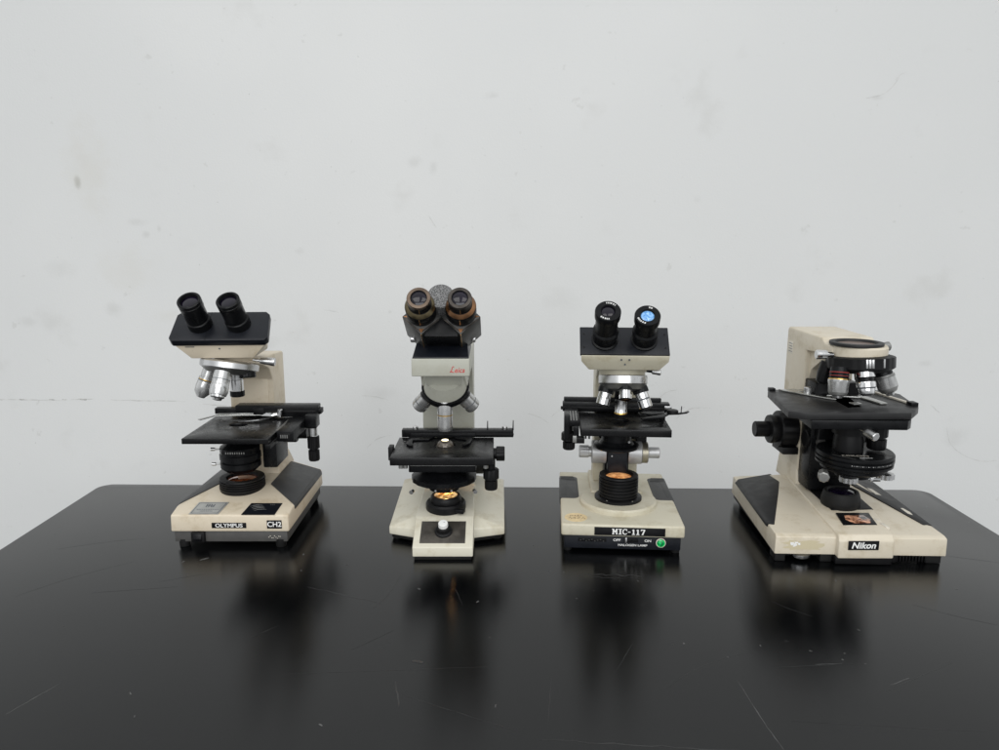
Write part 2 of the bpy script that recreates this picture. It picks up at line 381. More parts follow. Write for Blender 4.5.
for x, y in ((40.7, 78.3), (38.2, 71.3), (33.7, 73.7), (36.9, 73.3), (36.2, 72.2), (-43.2, 96.2), (-27.4, 98.0), (8.6, 92.6), (7.1, 92.8), (-1.0, 76.5), (-26.5, 93.5),
             (20.3, 75.4), (28.5, 75.0), (18, 90), (-10, 87.9), (-2.8, 84.5), (58, 88), (24.3, 72.4), (9.6, 85.5), (43.5, 90), (-36.0, 66), (-34, 62.5), (56.8, 73), (-0.4, 64.0), (-16.6, 61.6)):
    a = random.uniform(0, 6.28); l = random.uniform(0.12, 0.6)
    scratch((x, y), (x + l * math.cos(a), y + l * math.sin(a)), 4, random.uniform(0.12, 0.22), 0.01, m=SCRATCH)
scratch((-9.2, 71.9), (-8.0, 71.6), 5, 0.55, 0.05); scratch((-41.2, 96.4), (-40.2, 97.2), 5, 0.4, 0.05, m=SCRATCH)
table = w.build('table')
table['label'] = 'black laminate tabletop with rounded corners and fine scratches, under the microscopes'; table['category'] = 'table'

# ------------------------------------------------------------------ shared microscope pieces
def objective(rt, start, d, segs, label=None, name='objective'):
    b = B(); b.lathe(segs, OBJM, start, d, seg=40); return b.build(name, rt, label)

def eyepiece(rt, o, d, prof, mat, lens_r, lens_h, lens_mat=GLASS, label=None, extra=None, M=None):
    b = B(M); b.lathe(prof, mat, o, d, seg=56)
    if extra: extra(b)
    e = b.build('eyepiece', rt, label)
    l = B(M); l.lathe([(lens_r, lens_h - 0.25), (lens_r, lens_h - 0.06), (lens_r * 0.8, lens_h + 0.03), (lens_r * 0.45, lens_h + 0.09), (0, lens_h + 0.11)], lens_mat, o, d, seg=40)
    l.build('lens', e); return e

# ================================================================== 1: tan microscope with the black slanted head
m1 = root('microscope', (-38.3, 100.5, 0), 'pinkish tan microscope with wide black slanted eyepiece head and grey side pads on its base', 'microscope', GROUP)
feet(m1, ((-7.0, 1.0), (6.9, 0.9), (-7.0, 19.2), (7.0, 19.2)), 0.75, 1.15)
b = B(); b.box(-8.1, 8.0, 0.35, 20.3, 0.8, 2.42, GREYBASE, 0.12); b.hull([(5.2, 0.33, 1.3), (7.0, 0.33, 1.3), (6.8, 0.33, 1.75), (5.0, 0.33, 1.5), (6.0, 0.36, 1.5)], GREYBASE, 0)
for i in range(9): b.box(5.3 + i * 0.2, 5.42 + i * 0.2, 0.325, 0.36, 1.45 + 0.18 * math.sin(i * 1.9), 1.55 + 0.2 * math.sin(i * 1.9), LABELW, 0)
ch = b.build('chassis', m1)
b = B(); b.box(-5.6, -3.7, -0.12, 0.6, 0.85, 2.4, BLACKP, 0.08); b.hull([(-5.25, -0.2, 1.05), (-4.1, -0.2, 1.05), (-5.25, -0.34, 1.45), (-4.1, -0.34, 1.45), (-5.25, -0.12, 2.15), (-4.1, -0.12, 2.15), (-5.25, 0, 1.0), (-4.1, 0, 2.2)], BLACK, 0.04)
b.build('power_switch', ch)
b = B()
b.hull([(-8.45, 0, 2.42), (8.4, 0, 2.42), (8.45, 20.5, 2.42), (-8.4, 20.5, 2.42), (-8.35, 0.0, 4.95), (8.35, 0.0, 4.95), (-8.45, 2.4, 5.35), (8.45, 2.4, 5.35),
        (-4.5, 8.5, 6.35), (3.1, 8.7, 6.35), (-4.4, 20.5, 6.6), (3.5, 20.5, 6.6), (-8.4, 20.4, 5.1), (8.4, 20.4, 5.1)], TAN, 0.28, seg=3)
base1 = b.build('base', m1)
for sx in (-1, 1):
    b = B()
    xi = 3.1 if sx > 0 else 4.5
    q = [(sx * 8.3, 3.1, 5.42), (sx * (xi + 0.15), 9.2, 6.36), (sx * (xi + 0.35), 19.9, 6.58), (sx * 8.3, 19.9, 5.12)]
    b.hull([(x, y, z + 0.13) for x, y, z in q] + [(x, y, z - 0.35) for x, y, z in q] + [(sx * 8.54, 3.1, 5.1), (sx * 8.54, 19.9, 4.75), (sx * 8.54, 3.1, 4.6), (sx * 8.54, 19.9, 4.3)], GREYPAD, 0.1)
    b.build('side_pad', base1)
b = B(); F = FRONT(-0.1, -0.0, 3.42); b.box(-2.45, 2.45, -0.40, 0.40, 0, 0.07, LABELB, 0.02, F)
b.text('OLYMPUS', 0.80, frame((-0.1, -0.075, 3.40), (0, -1, 0)), WHITE, 0.008, 0.013, 0, 1.12); b.build('nameplate', base1)
b = B(); b.box(5.3, 7.4, -0.07, 0.0, 2.95, 4.2, LABELB, 0.02); b.text('CH2', 1.05, frame((6.35, -0.075, 3.57), (0, -1, 0)), WHITE, 0.008, 0.02); b.build('model_plate', base1)
sl = frame((-3.5, 1.9, 5.28), (0, -0.155, 0.988), (0, 1, 0))
b = B(); b.prism([(-2.3, -1.75), (1.9, -1.75), (2.35, 1.65), (-2.05, 1.65)], 'z', 0, 0.05, SILVERST, 0, sl)
for (x0, y0), (x1, y1) in (((-2.05, -1.5), (1.7, -1.5)), ((1.7, -1.5), (2.05, 1.4)), ((2.05, 1.4), (-1.85, 1.4)), ((-1.85, 1.4), (-2.05, -1.5))):
    b.strokes([((x0, y0), (x1, y1), 0.09)], sl, STICKINK, 0.06)
b.strokes([((-0.55, 0.2), (-0.55, 1.0), 0.16), ((-0.2, 0.2), (-0.2, 1.0), 0.16), ((0.15, 0.25), (0.15, 1.0), 0.16), ((0.5, 0.2), (0.5, 1.0), 0.16), ((-0.6, 0.6), (0.5, 0.6), 0.12), ((-0.6, 1.0), (0.1, 1.0), 0.1), ((0.2, 0.25), (0.5, 0.25), 0.1)], sl, STICKINK, 0.06)
for k in range(13): b.box(-1.6 + k * 0.25, -1.44 + k * 0.25, -0.55, -0.40, 0, 0.06, STICKINK, 0, sl)
for k in range(7): b.box(-0.9 + k * 0.25, -0.72 + k * 0.25, -1.02, -0.86, 0, 0.06, STICKINK, 0, sl)
b.build('asset_sticker', base1, 'silver sticker with a printed border')
sl2 = frame((4.15, 1.6, 5.235), (0, -0.155, 0.988), (0, 1, 0))
b = B(); b.prism([(-2.45, -1.6), (2.3, -1.6), (2.55, 1.65), (-2.0, 1.65)], 'z', 0, 0.05, NAVY, 0, sl2)
for k in range(4): b.tube([sl2 @ vec(-0.75 + 0.3 * k + 1.2 * math.cos(a), 0.35 - 0.4 * k + 0.75 * math.sin(a), 0.05) for a in [R(60 + 12 * j) for j in range(9)]], 0.02, GREYMETAL, 6)
for x in (0.9, 1.15, 1.4): b.box(x, x + 0.16, 1.05, 1.35, 0.0, 0.055, GREYMETAL, 0, sl2)
b.build('brightness_dial', base1)
b = B()
pr = [(3.3, 5.9)]
for k in range(4): pr += [(3.35, 6.32 + k * 0.33), (3.35, 6.52 + k * 0.33), (3.0, 6.54 + k * 0.33), (3.0, 6.63 + k * 0.33)]
pr += [(3.3, 7.66), (3.25, 7.85), (2.35, 7.85), (2.25, 7.4), (0, 7.4)]
b.lathe(pr, BLACKP, (-0.8, 8.5, 0), seg=60); b.box(-2.2, -0.4, 5.35, 6.0, 7.35, 7.75, BLACKP, 0.06)
lh = b.build('lamp_housing', m1)
b = B(); b.lathe([(2.2, 7.3), (2.2, 7.48), (1.4, 7.62), (0, 7.68)], LAMP1, (-0.8, 8.5, 0)); b.build('lens', lh)
# limb
b = B()
b.prism([(21.3, 6.4), (21.3, 24.8), (20.9, 25.2), (14.9, 25.6), (8.0, 26.0), (7.2, 25.9), (7.2, 25.5), (10.5, 24.7), (13.6, 23.6), (15.1, 21.6), (15.2, 6.4)], 'x', -4.2, 2.7, TAN, 0.22, seg=3)
b.hull([(-4.6, 14.0, 6.3), (3.3, 14.0, 6.3), (3.6, 21.5, 6.3), (-4.8, 21.5, 6.3), (-4.2, 15.0, 8.6), (2.7, 15.0, 8.6), (2.7, 21.3, 8.6), (-4.2, 21.3, 8.6)], TAN, 0.2)
b.box(-3.4, 1.9, 15.0, 15.26, 16.0, 21.6, TAN, 0.08)
arm1 = b.build('arm', m1)
b = B(); b.lathe([(3.0, 25.7), (3.0, 26.9), (0, 26.9)], TAN, (-0.75, 9.0, 0)); b.build('head_mount', m1)
b = B(); b.lathe([(0.22, 0), (0.22, 1.0, SATIN), (0.42, 1.05, SATIN), (0.5, 1.5), (0.62, 3.0), (0.55, 3.15), (0, 3.15)], SATIN, (2.6, 6.6, 26.15), (0.98, 0.05, -0.12), 24); b.build('lock_screw', m1)
# stage
b = B(); t = bmesh.new(); bmesh.ops.create_cube(t, size=1); t.free()
def plate_with_hole(b, x0, x1, y0, y1, z0, z1, hc, hr, mat, sx=1.0, bev=0.06, n=40):
    t = bmesh.new(); corners = [(x0, y0), (x1, y0), (x1, y1), (x0, y1)]
    out = []
    for i in range(n):
        a = 2 * math.pi * i / n + math.pi / n; dx, dy = math.cos(a), math.sin(a)
        k = min([(x1 - hc[0]) / dx if dx > 1e-6 else 1e9, (x0 - hc[0]) / dx if dx < -1e-6 else 1e9, (y1 - hc[1]) / dy if dy > 1e-6 else 1e9, (y0 - hc[1]) / dy if dy < -1e-6 else 1e9])
        out.append((hc[0] + dx * k, hc[1] + dy * k))
    for c in corners:
        j = min(range(n), key=lambda i: (out[i][0] - c[0]) ** 2 + (out[i][1] - c[1]) ** 2); out[j] = c
    inn = [(hc[0] + hr * sx * math.cos(2 * math.pi * i / n + math.pi / n), hc[1] + hr * math.sin(2 * math.pi * i / n + math.pi / n)) for i in range(n)]
    V = lambda L, z: [t.verts.new((x, y, z)) for x, y in L]
    ot, it, ob, ib = V(out, z1), V(inn, z1), V(out, z0), V(inn, z0)
    for i in range(n):
        k = (i + 1) % n
        t.faces.new((ot[i], ot[k], it[k], it[i])); t.faces.new((ob[k], ob[i], ib[i], ib[k]))
        t.faces.new((ob[i], ob[k], ot[k], ot[i])); t.faces.new((it[i], it[k], ib[k], ib[i]))
    bmesh.ops.recalc_face_normals(t, faces=t.faces); b._bevel(t, bev, 2, 50); b.add(t, mat)
plate_with_hole(b, -6.1, 6.05, 0.5, 13.7, 15.22, 16.0, (-0.75, 8.2), 1.0, STAGEB, 1.35)
b.box(5.55, 6.3, 0.45, 8.2, 14.55, 15.2, STAGEB, 0.05)
for x, y in ((-3.4, 4.5), (1.9, 4.2), (-4.2, 9.5)): b.lathe([(0.10, 16.0), (0.10, 16.03), (0, 16.03)], GREYMETAL, (x, y, 0), seg=12)
b.box(-3.6, 2.6, 9.5, 15.2, 13.2, 15.2, BLACK, 0.1)
st1 = b.build('stage', m1)
b = B(); b.box(6.35, 8.75, 3.4, 13.3, 14.75, 16.35, BLACK, 0.12); b.box(6.7, 8.3, 3.28, 3.45, 15.1, 16.0, BLACKP, 0.05)
for k in range(3): b.box(6.2 + k * 0.12, 6.27 + k * 0.12, 3.6, 10.0 - k, 16.35, 16.36, GREYMETAL, 0)
for k in range(4): b.box(6.9 + k * 0.3, 7.05 + k * 0.3, 3.26, 3.3, 15.3, 15.8, GREYMETAL, 0)
b.box(-2.6, 10.2, 12.4, 14.4, 16.15, 17.95, BLACK, 0.14); b.box(-5.9, -2.5, 12.7, 13.9, 16.55, 17.45, BLACK, 0.08); b.box(0.2, 1.9, 12.25, 12.45, 16.5, 17.6, BLACKP, 0.06); b.box(1.95, 9.9, 12.3, 12.5, 16.75, 17.2, BLACKP, 0.04); b.box(10.1, 10.7, 12.5, 14.0, 16.6, 17.4, BLACKP, 0.08)
b.box(8.75, 10.4, 10.0, 12.5, 14.9, 17.0, BLACK, 0.12)
mr = b.build('slide_carriage', st1)
b = B(); b.prism([(-7.4, 9.7), (-6.9, 9.4), (-5.6, 11.9), (1.6, 12.4), (1.6, 13.0), (-5.4, 12.9)], 'z', 16.35, 16.5, CLEARG, 0.03)
b.prism([(-5.2, 12.2), (1.4, 12.35), (1.4, 12.6), (-5.2, 12.7)], 'z', 16.5, 16.75, CLEARG, 0.03)
arc = [vec(-0.9, 8.9, 16.3).lerp(vec(4.4, 12.0, 16.5), f) + vec(1, -1, 0) * 0.6 * math.sin(math.pi * f) for f in [i / 12 for i in range(13)]]
for p, q in zip(arc, arc[1:]):
    d = (q - p).normalized(); n = vec(-d.y, d.x, 0) * 0.28
    b.hull([tuple(p + n), tuple(p - n), tuple(q + n), tuple(q - n)] + [tuple(v + vec(0, 0, 0.14)) for v in (p + n, p - n, q + n, q - n)], CHROME, 0)
b.hull([(1.4, 12.0, 16.4), (4.2, 11.6, 16.4), (4.2, 12.6, 16.4), (1.4, 13, 16.4), (2.4, 12, 17), (4.0, 11.9, 17), (4.0, 12.5, 17), (2.4, 12.6, 17)], CHROME, 0.08)
b.lathe([(0.38, 16.4), (0.38, 17.5), (0.3, 17.6), (0, 17.6)], CHROME, (4.6, 11.6, 0), seg=20)
b.build('slide_holder', st1)
b = B(); b.lathe([(0.75, 9.55), (0.85, 9.75, None, 0.06), (0.85, 11.2, None, 0.06), (0.62, 11.25), (0.62, 11.5), (0.92, 11.55, None, 0.06), (0.92, 13.4, None, 0.06), (0.7, 13.5), (0.66, 13.55, SATIN), (0.66, 14.95, SATIN), (0, 14.95)], BLACKP, (9.6, 11.2, 0), seg=48); b.build('stage_knob', st1)
b = B(); b.box(2.3, 4.4, 9.2, 15.3, 9.0, 15.15, BLACK, 0.15); b.build('stage_bracket', m1)
b = B()
b.lathe([(1.9, 9.0), (2.1, 8.85), (2.75, 9.4), (2.95, 9.6), (2.95, 10.4), (2.6, 10.5), (2.6, 10.75), (3.0, 10.85), (3.0, 11.6), (2.85, 11.75), (2.85, 11.95), (2.9, 12.0, None, 0.06), (2.9, 12.7, None, 0.06), (2.5, 12.9), (1.8, 13.4), (1.8, 15.2), (0, 15.2)], BLACK, (-0.85, 8.5, 0), seg=64)
for k in range(9): b.box(-2.0 + k * 0.33, -1.86 + k * 0.33, 5.53, 5.62, 12.2, 12.5, GREYMETAL, 0)
cd = b.build('condenser', m1)
for z in (10.2, 12.5):
    b = B(); b.lathe([(0.12, 0), (0.12, 0.6), (0.26, 0.62), (0.26, 1.2), (0, 1.2)], SATIN, (-3.5, 7.2, z), (-1, -0.15, 0.05), 18); b.build('centring_screw', cd)
for sx in (-1, 1):
    b = B(); x = 2.6 if sx > 0 else -4.1
    b.lathe([(1.75, 0), (1.75, 2.6, None, 0.07), (1.6, 2.8), (1.15, 2.85), (1.15, 4.3, None, 0.05), (1.0, 4.5), (0, 4.5)], BLACKP, (x, 17.6, 12.4), (sx, 0, 0), 60); b.build('focus_knob', m1)
# nosepiece and objectives
C = vec(-0.85, 6.5, 25.15); n = vec(-0.12, -0.21, -0.97).normalized()
b = B(); b.lathe([(2.6, -0.9, SATIN), (3.9, -0.75), (4.1, -0.6), (4.1, 0.15), (3.95, 0.3), (3.85, 0.32, GREYMETAL), (3.0, 0.95, GREYMETAL), (1.3, 1.15, GREYMETAL), (0, 1.15, GREYMETAL)], SATIN, C, n, 72); b.build('nosepiece', m1)
e1 = vec(0.1, 1, 0).normalized(); e2 = vec(-1, 0.1, 0)
def d_of(e, a=0.21): return (n * 0.978 + (e - n * e.dot(n)).normalized() * a).normalized()
OBJ_L = [(1.0, 0.4), (1.0, 1.5), (0.94, 1.55), (0.94, 1.7), (1.12, 1.75), (1.12, 2.0), (1.10, 2.02, GOLD), (1.10, 2.14, GOLD), (1.12, 2.16), (1.12, 2.3, STICKINK), (1.12, 2.36), (1.18, 3.1), (1.1, 4.0), (0.62, 4.65), (0.58, 4.75, CHROME), (0.3, 4.8, CHROME), (0, 4.7, GLASS)]
OBJ_M = [(1.2, 0.3), (1.2, 1.4), (1.22, 1.42, STICKINK), (1.22, 1.5, STICKINK), (1.2, 1.55), (1.22, 2.2), (1.28, 2.3), (1.28, 3.2), (1.15, 3.7), (0.95, 3.75, CHROME), (0.95, 4.0, CHROME), (0.72, 4.15, GREYMETAL), (0.6, 4.4, CHROME), (0.3, 4.42, CHROME), (0, 4.3, GLASS)]
OBJ_S = [(0.95, 0.3), (0.95, 2.2, SATIN), (1.0, 2.25), (1.0, 3.9, CHROME), (1.06, 3.95, BLACK), (1.06, 4.7, BLACK), (0.9, 4.8, BLACK), (0, 4.75, GLASS)]
objective(m1, C + e2 * 2.75, d_of(e2, 0.22), OBJ_L, 'longest objective with a thin gold ring')
objective(m1, C - e1 * 2.55 + vec(0.3, 0, 0), d_of(-e1), OBJ_M, 'stout silver objective facing forward')
objective(m1, C + e1 * 2.3 + vec(-0.15, 0, -0.1), vec(0, 0, -1), OBJ_S, 'short chrome objective with black tip')
b = B(); b.lathe([(1.1, 0.2), (1.1, 0.9, None, 0.05), (1.2, 0.95, None, 0.06), (1.2, 1.5, None, 0.06), (1.05, 1.6), (0.6, 1.62), (0, 1.62)], BLACK, C - e2 * 2.6, d_of(-e2), 48); b.build('port_plug', m1)
# head, turned a touch
MH = Matrix.Translation((-0.45, 0, 0)) @ rotz(4, (-0.75, 8.5))
b = B(MH)
b.hull([(-7.1, 3.3, 28.95), (5.6, 3.3, 28.95), (-6.9, 7.6, 32.6), (5.4, 7.6, 32.6), (-5.0, 4.1, 26.8), (3.6, 4.1, 26.8), (-5.0, 12.5, 26.8), (3.6, 12.5, 26.8), (-6.0, 10.8, 31.0), (4.5, 10.8, 31.0)], TAN, 0.12)
b.lathe([(0.13, 0), (0.13, 0.03), (0, 0.03)], STICKINK, (-0.9, 3.55, 28.25), (0, -0.9, -0.38), 12)
for k in range(8): b.box(-5.5 + k * 0.16, -5.42 + k * 0.16, 3.3, 3.6, 28.5, 28.62, STICKINK, 0)
hd = b.build('head', m1)
FP = MH @ frame((-0.75, 4.5, 31.35), (0, -0.643, 0.766), (0, 0.766, 0.643))
b = B(); b.prism([(-6.3, -2.75), (6.3, -2.75), (6.75, -2.2), (6.45, 2.2), (5.9, 2.75), (-5.9, 2.75), (-6.45, 2.2), (-6.75, -2.2)], 'z', -1.15, 0, NAVY, 0.14, FP)
b.box(-1.75, -1.71, -2.7, 2.7, 0, 0.012, BLACKP, 0, FP)
fp = b.build('face_plate', hd)
P1 = [(1.66, -0.2), (1.66, 1.1), (1.58, 1.2), (1.48, 1.25), (1.48, 1.5), (1.54, 1.55), (1.54, 3.4), (1.6, 3.5), (1.6, 4.3), (1.54, 4.35), (1.54, 4.45), (1.62, 4.5), (1.6, 4.85), (1.5, 4.92), (1.27, 4.9), (1.15, 4.45), (0, 4.4)]
def mark(b):
    F = FP @ Matrix.Translation((2.40, 0.25, 0))
    for k in range(6):
        a = R(-62 + 9 * k); b.box(-0.03, 0.05, -0.12, 0.12 if k % 2 else 0.25, 1.55, 1.565, WHITE, 0, F @ Matrix.Translation((0, 0, 3.0)) @ Matrix.Rotation(a, 4, 'Z') @ Matrix.Rotation(R(90), 4, 'X') @ Matrix.Rotation(R(0), 4, 'Z'))
eyepiece(m1, (FP @ vec(-2.85, 0.25, 0)), FP.to_3x3() @ vec(-0.07, 0, 1), P1, BLACK, 1.12, 4.55)
eyepiece(m1, (FP @ vec(2.45, 0.25, 0)), FP.to_3x3() @ vec(-0.10, 0, 1), P1, BLACK, 1.12, 4.55, extra=mark)

# ================================================================== 2: off-white microscope with bronze-rimmed eyepieces
m2 = root('microscope', (-7.8, 96.3, 0), 'off-white microscope with lit lamp, red script lettering and worn bronze-rimmed eyepieces', 'microscope', GROUP)
feet(m2, ((-7.2, 8.0), (7.4, 8.0), (-6.8, 21), (7.6, 21)), 0.7, 0.7)
b = B(); b.box(-3.95, 3.95, 0.25, 6, 0.02, 0.6, RUBBER, 0.05); b.box(-3.7, 3.7, 5, 20, 0.02, 0.6, RUBBER, 0.05); b.hull([(-8.0, 7.6, 0.25), (8.2, 7.4, 0.25), (8.3, 21.7, 0.25), (-7.7, 21.7, 0.25), (-8.0, 7.6, 0.95), (8.2, 7.4, 0.95), (8.3, 21.7, 0.95), (-7.7, 21.7, 0.95), (-4.2, 5.9, 0.25), (4.1, 5.9, 0.25), (-4.2, 5.9, 0.95), (4.1, 5.9, 0.95)], RUBBER, 0.05)
b.build('chassis', m2)
b = B()
b.hull([(-8.35, 7.2, 0.85), (8.55, 7.0, 0.85), (8.6, 22, 0.85), (-7.95, 22, 0.85), (-4.3, 5.6, 0.85), (4.25, 5.6, 0.85),
        (-8.35, 7.2, 2.0), (8.55, 7.0, 2.0), (-4.3, 5.7, 2.3), (4.25, 5.7, 2.3), (-4.2, 8.0, 3.5), (4.15, 8.0, 3.5), (-7.85, 21.8, 4.3), (8.5, 21.8, 4.3), (-3.9, 21.8, 5.0), (4.0, 21.8, 5.0)], OFFWHITE, 0.18, seg=3)
b.hull([(-4.15, 0, 0.55), (4.15, 0, 0.55), (4.15, 12, 0.55), (-4.15, 12, 0.55), (-4.15, 0, 1.92), (4.15, 0, 1.92), (-4.22, 5.6, 4.2), (4.1, 5.6, 4.2), (-3.85, 15.5, 5.06), (3.85, 15.5, 5.06), (-3.85, 21.5, 5.2), (3.9, 21.5, 5.2)], OFFWHITE, 0.16, seg=3)
base2 = b.build('base', m2)
PF = frame((-0.1, 2.72, 3.03), (0, -0.377, 0.926), (0, 0.926, 0.377))
b = B(); b.box(-3.15, 3.15, -2.15, 2.1, -0.05, 0.05, simple('worn_bronze_grey_panel', (0.075, 0.068, 0.058), 0.42, 0.3, 0.3, dust=0.1), 0.03, PF)
b.build('control_panel', base2)
b = B(); b.lathe([(1.25, 0.05), (1.25, 0.25), (1.0, 0.4, None, 0.04), (0.92, 1.0, None, 0.04), (0.72, 1.08), (0.68, 1.12), (0.66, 1.65, WHITE), (0.57, 1.76, WHITE), (0, 1.76, WHITE)], BLACKP, PF @ vec(0.05, 0.05, 0), PF.to_3x3() @ vec(0, 0, 1), 48)
b.box(0.1, 0.34, 0.13, 0.19, 1.6, 1.775, STICKINK, 0, PF)
b.build('brightness_knob', base2)
b = B(); ax = (-0.1, 8.7, 0)
b.lathe([(2.9, 4.2), (2.95, 4.35), (2.95, 5.2), (2.75, 5.45), (2.3, 5.5), (2.3, 5.75), (2.2, 6.2), (2.05, 6.4), (1.75, 6.42), (1.7, 6.2), (0, 6.2)], BLACKP, ax, seg=60)
b.hull([(1.4, 5.9, 4.5), (2.6, 5.6, 4.5), (2.9, 6.6, 4.5), (1.4, 5.9, 5.1), (2.6, 5.6, 5.1), (2.9, 6.6, 5.1)], BLACK, 0.1)
lh = b.build('lamp_housing', m2)
b = B(); b.lathe([(1.72, 6.1), (1.72, 6.36), (1.3, 6.62), (0.7, 6.78), (0, 6.82)], LAMP2, ax); b.build('lens', lh, 'glowing lamp lens')
b = B()
b.prism([(22.2, 4.9), (22.2, 27.0), (21.6, 27.5), (3.7, 27.5), (3.7, 25.05), (11.5, 25.0), (14.2, 24.2), (16.6, 21.0), (17.4, 18.5), (17.4, 5.2)], 'x', -4.15, 3.75, GREYGREEN, 0.14, seg=3)
b.hull([(-4.0, 16.4, 5.0), (4.0, 16.4, 5.0), (-4.1, 17.5, 9.5), (3.7, 17.5, 9.5), (3.7, 21.8, 5), (-4.1, 21.8, 5)], GREYGREEN, 0.12)
arm2 = b.build('arm', m2)
b = B()
F = frame((2.05, 3.69, 25.92), (0, -1, 0))
b.text('eica', 1.02, frame((2.36, 3.69, 25.90), (0, -1, 0)), RED, 0.006, 0.008, 0.3, 0.88)
pl = [(-0.42, 0.40), (-0.50, 0.52), (-0.62, 0.44), (-0.72, 0.1), (-0.82, -0.22), (-0.98, -0.30), (-0.92, -0.16), (-0.70, -0.24), (-0.42, -0.30)]
b.tube([F @ vec(x, y, 0.0) for x, y in pl], 0.05, RED, 6)
b.build('maker_mark', arm2, 'red script lettering')
b = B(); b.hull([(-4.05, 3.85, 27.45), (3.65, 3.85, 27.45), (-4.0, 3.9, 27.7), (3.6, 3.9, 27.7), (-3.75, 6.6, 29.1), (3.4, 6.6, 29.1), (-3.75, 14, 29.1), (3.4, 14, 29.1), (-4.0, 15, 27.45), (3.6, 15, 27.45)], NAVY, 0.1); b.build('arm_cover', m2)
b = B(); b.lathe([(3.3, 28.9), (3.3, 30.2), (3.1, 30.4), (0, 30.4)], GREYGREEN, (-0.1, 10.2, 0)); b.box(-3.3, 3.2, 7.6, 13, 29.05, 30.3, GREYGREEN, 0.2)
b.build('head_mount', m2)
for sx in (-1, 1):
    b = B(); b.lathe([(0.3, 0), (0.3, 0.5), (0.5, 0.52), (0.5, 1.25), (0.42, 1.35), (0, 1.35)], SATIN, (sx * 3.2 - 0.1, 7.9, 29.6), (sx, 0, 0), 24); b.build('lock_screw', m2)
# tilted revolver
n2 = vec(0, 0.64, -0.768).normalized(); ed = vec(0, -0.768, -0.64).normalized(); C2 = vec(-0.05, 10.3, 22.2)
b = B(); b.lathe([(2.6, -2.4), (3.05, -0.8), (3.12, -0.32), (3.45, -0.28, BLACK), (3.45, 0.5, BLACK), (3.2, 0.45, BLACK), (2.8, 0.5, GREYMETAL), (1.2, 1.5, GREYMETAL), (0, 1.5, GREYMETAL)], GREYGREEN, C2, n2, 64)
b.hull([(-2.8, 6.6, 25.1), (2.7, 6.6, 25.1), (-2.8, 13.4, 25.1), (2.7, 13.4, 25.1), (-2.65, 7.6, 22.9), (2.55, 7.6, 22.9), (-2.6, 12, 23.4), (2.5, 12, 23.4)], GREYGREEN, 0.25)
b.hull([(-2.75, 8.4, 24.9), (2.65, 8.4, 24.9), (-2.75, 13.2, 24.9), (2.65, 13.2, 24.9), (-3.42, 9.4, 22.5), (3.32, 9.4, 22.5), (-3.42, 12.8, 22.9), (3.32, 12.8, 22.9)], GREYGREEN, 0.25)
np2 = b.build('nosepiece', m2)
FATTER = lambda L, k: [(p[0] * k,) + tuple(p[1:]) for p in L]
LEICA_MID = [(1.02, 0.0), (1.04, 0.1), (1.04, 1.9), (1.0, 1.95, GOLD), (1.0, 2.08, GOLD), (1.02, 2.1), (1.02, 3.6), (0.98, 4.2), (0.9, 4.35), (0.6, 4.37, GREYMETAL), (0, 4.3, GLASS)]
LEICA_S = [(0.9, -0.4), (0.9, 0.4, BLACK), (1.06, 0.45), (1.06, 1.6), (1.0, 1.65, STICKINK), (1.0, 1.72, STICKINK), (1.06, 1.75), (1.06, 2.5), (0.9, 2.75, GREYMETAL), (0.55, 2.9, GREYMETAL), (0, 2.85, GLASS)]
objective(m2, (-0.05, 8.7, 20.5), (0, 0, -1), FATTER(LEICA_MID, 1.08), 'long upright silver objective with a gold ring')
for ang in (-72, 72):
    e = (vec(1, 0, 0) * math.sin(R(ang)) + ed * math.cos(R(ang))).normalized(); d = (n2 * 0.77 + e * 0.64).normalized()
    objective(m2, C2 + e * 2.3 + vec(0, 0, -0.25) + n2 * 0.25 + d * 0.35, d, FATTER(LEICA_S, 1.12))
for ang in (-144, 144):
    e = (vec(1, 0, 0) * math.sin(R(ang)) + ed * math.cos(R(ang))).normalized(); d = (n2 * 0.77 + e * 0.64).normalized()
    objective(m2, C2 + e * 2.15 + n2 * 0.3, d, [(0.95, -0.2), (0.95, 1.5), (0.7, 1.9), (0, 1.9, GLASS)])
# stage
b = B(); plate_with_hole(b, -7.25, 6.95, 2.3, 12.6, 12.85, 14.0, (-0.1, 8.7), 1.35, STAGEB, 1.1, 0.1)
b.box(-4.9, 4.5, 4.0, 15.5, 11.3, 12.8, BLACK, 0.15); b.box(-4.7, 4.4, 3.92, 4.05, 12.3, 12.45, GREYMETAL, 0)
for k in range(5): b.box(-6.7 + k * 0.1, -6.45 + k * 0.1, 5.4 + k * 1.25, 5.55 + k * 1.25, 14.0, 14.012, GREYMETAL, 0)
for x in (-5.8, -5.2, 5.9): b.lathe([(0.35, 12.3), (0.35, 12.9), (0, 12.9)], GREYMETAL, (x, 3.0, 0), seg=16)
b.box(-2.0, 2.0, 11, 17.6, 6.5, 12.9, BLACK, 0.2)
st2 = b.build('stage', m2)
b = B(); b.box(-6.9, 9.9, 12.7, 14.1, 13.95, 15.1, BLACK, 0.1); b.box(0.5, 9.95, 12.5, 12.75, 14.3, 14.6, BLACKP, 0.03)
for x, h in ((5.9, 16.4), (9.75, 16.5)): b.hull([(x, 12.9, 15.0), (x + 0.2, 12.9, 15), (x, 13.3, 15.0), (x + 0.2, 13.3, 15), (x + 0.05, 13.0, h), (x + 0.18, 13.0, h), (x + 0.05, 13.2, h), (x + 0.18, 13.2, h)], BLACK, 0)
for x in (-4.9, 8.6): b.lathe([(0.4, 15.05), (0.42, 15.4), (0.35, 15.5), (0, 15.5)], SATIN, (x, 13.4, 0), seg=24)
b.build('slide_carriage', st2)
b = B()
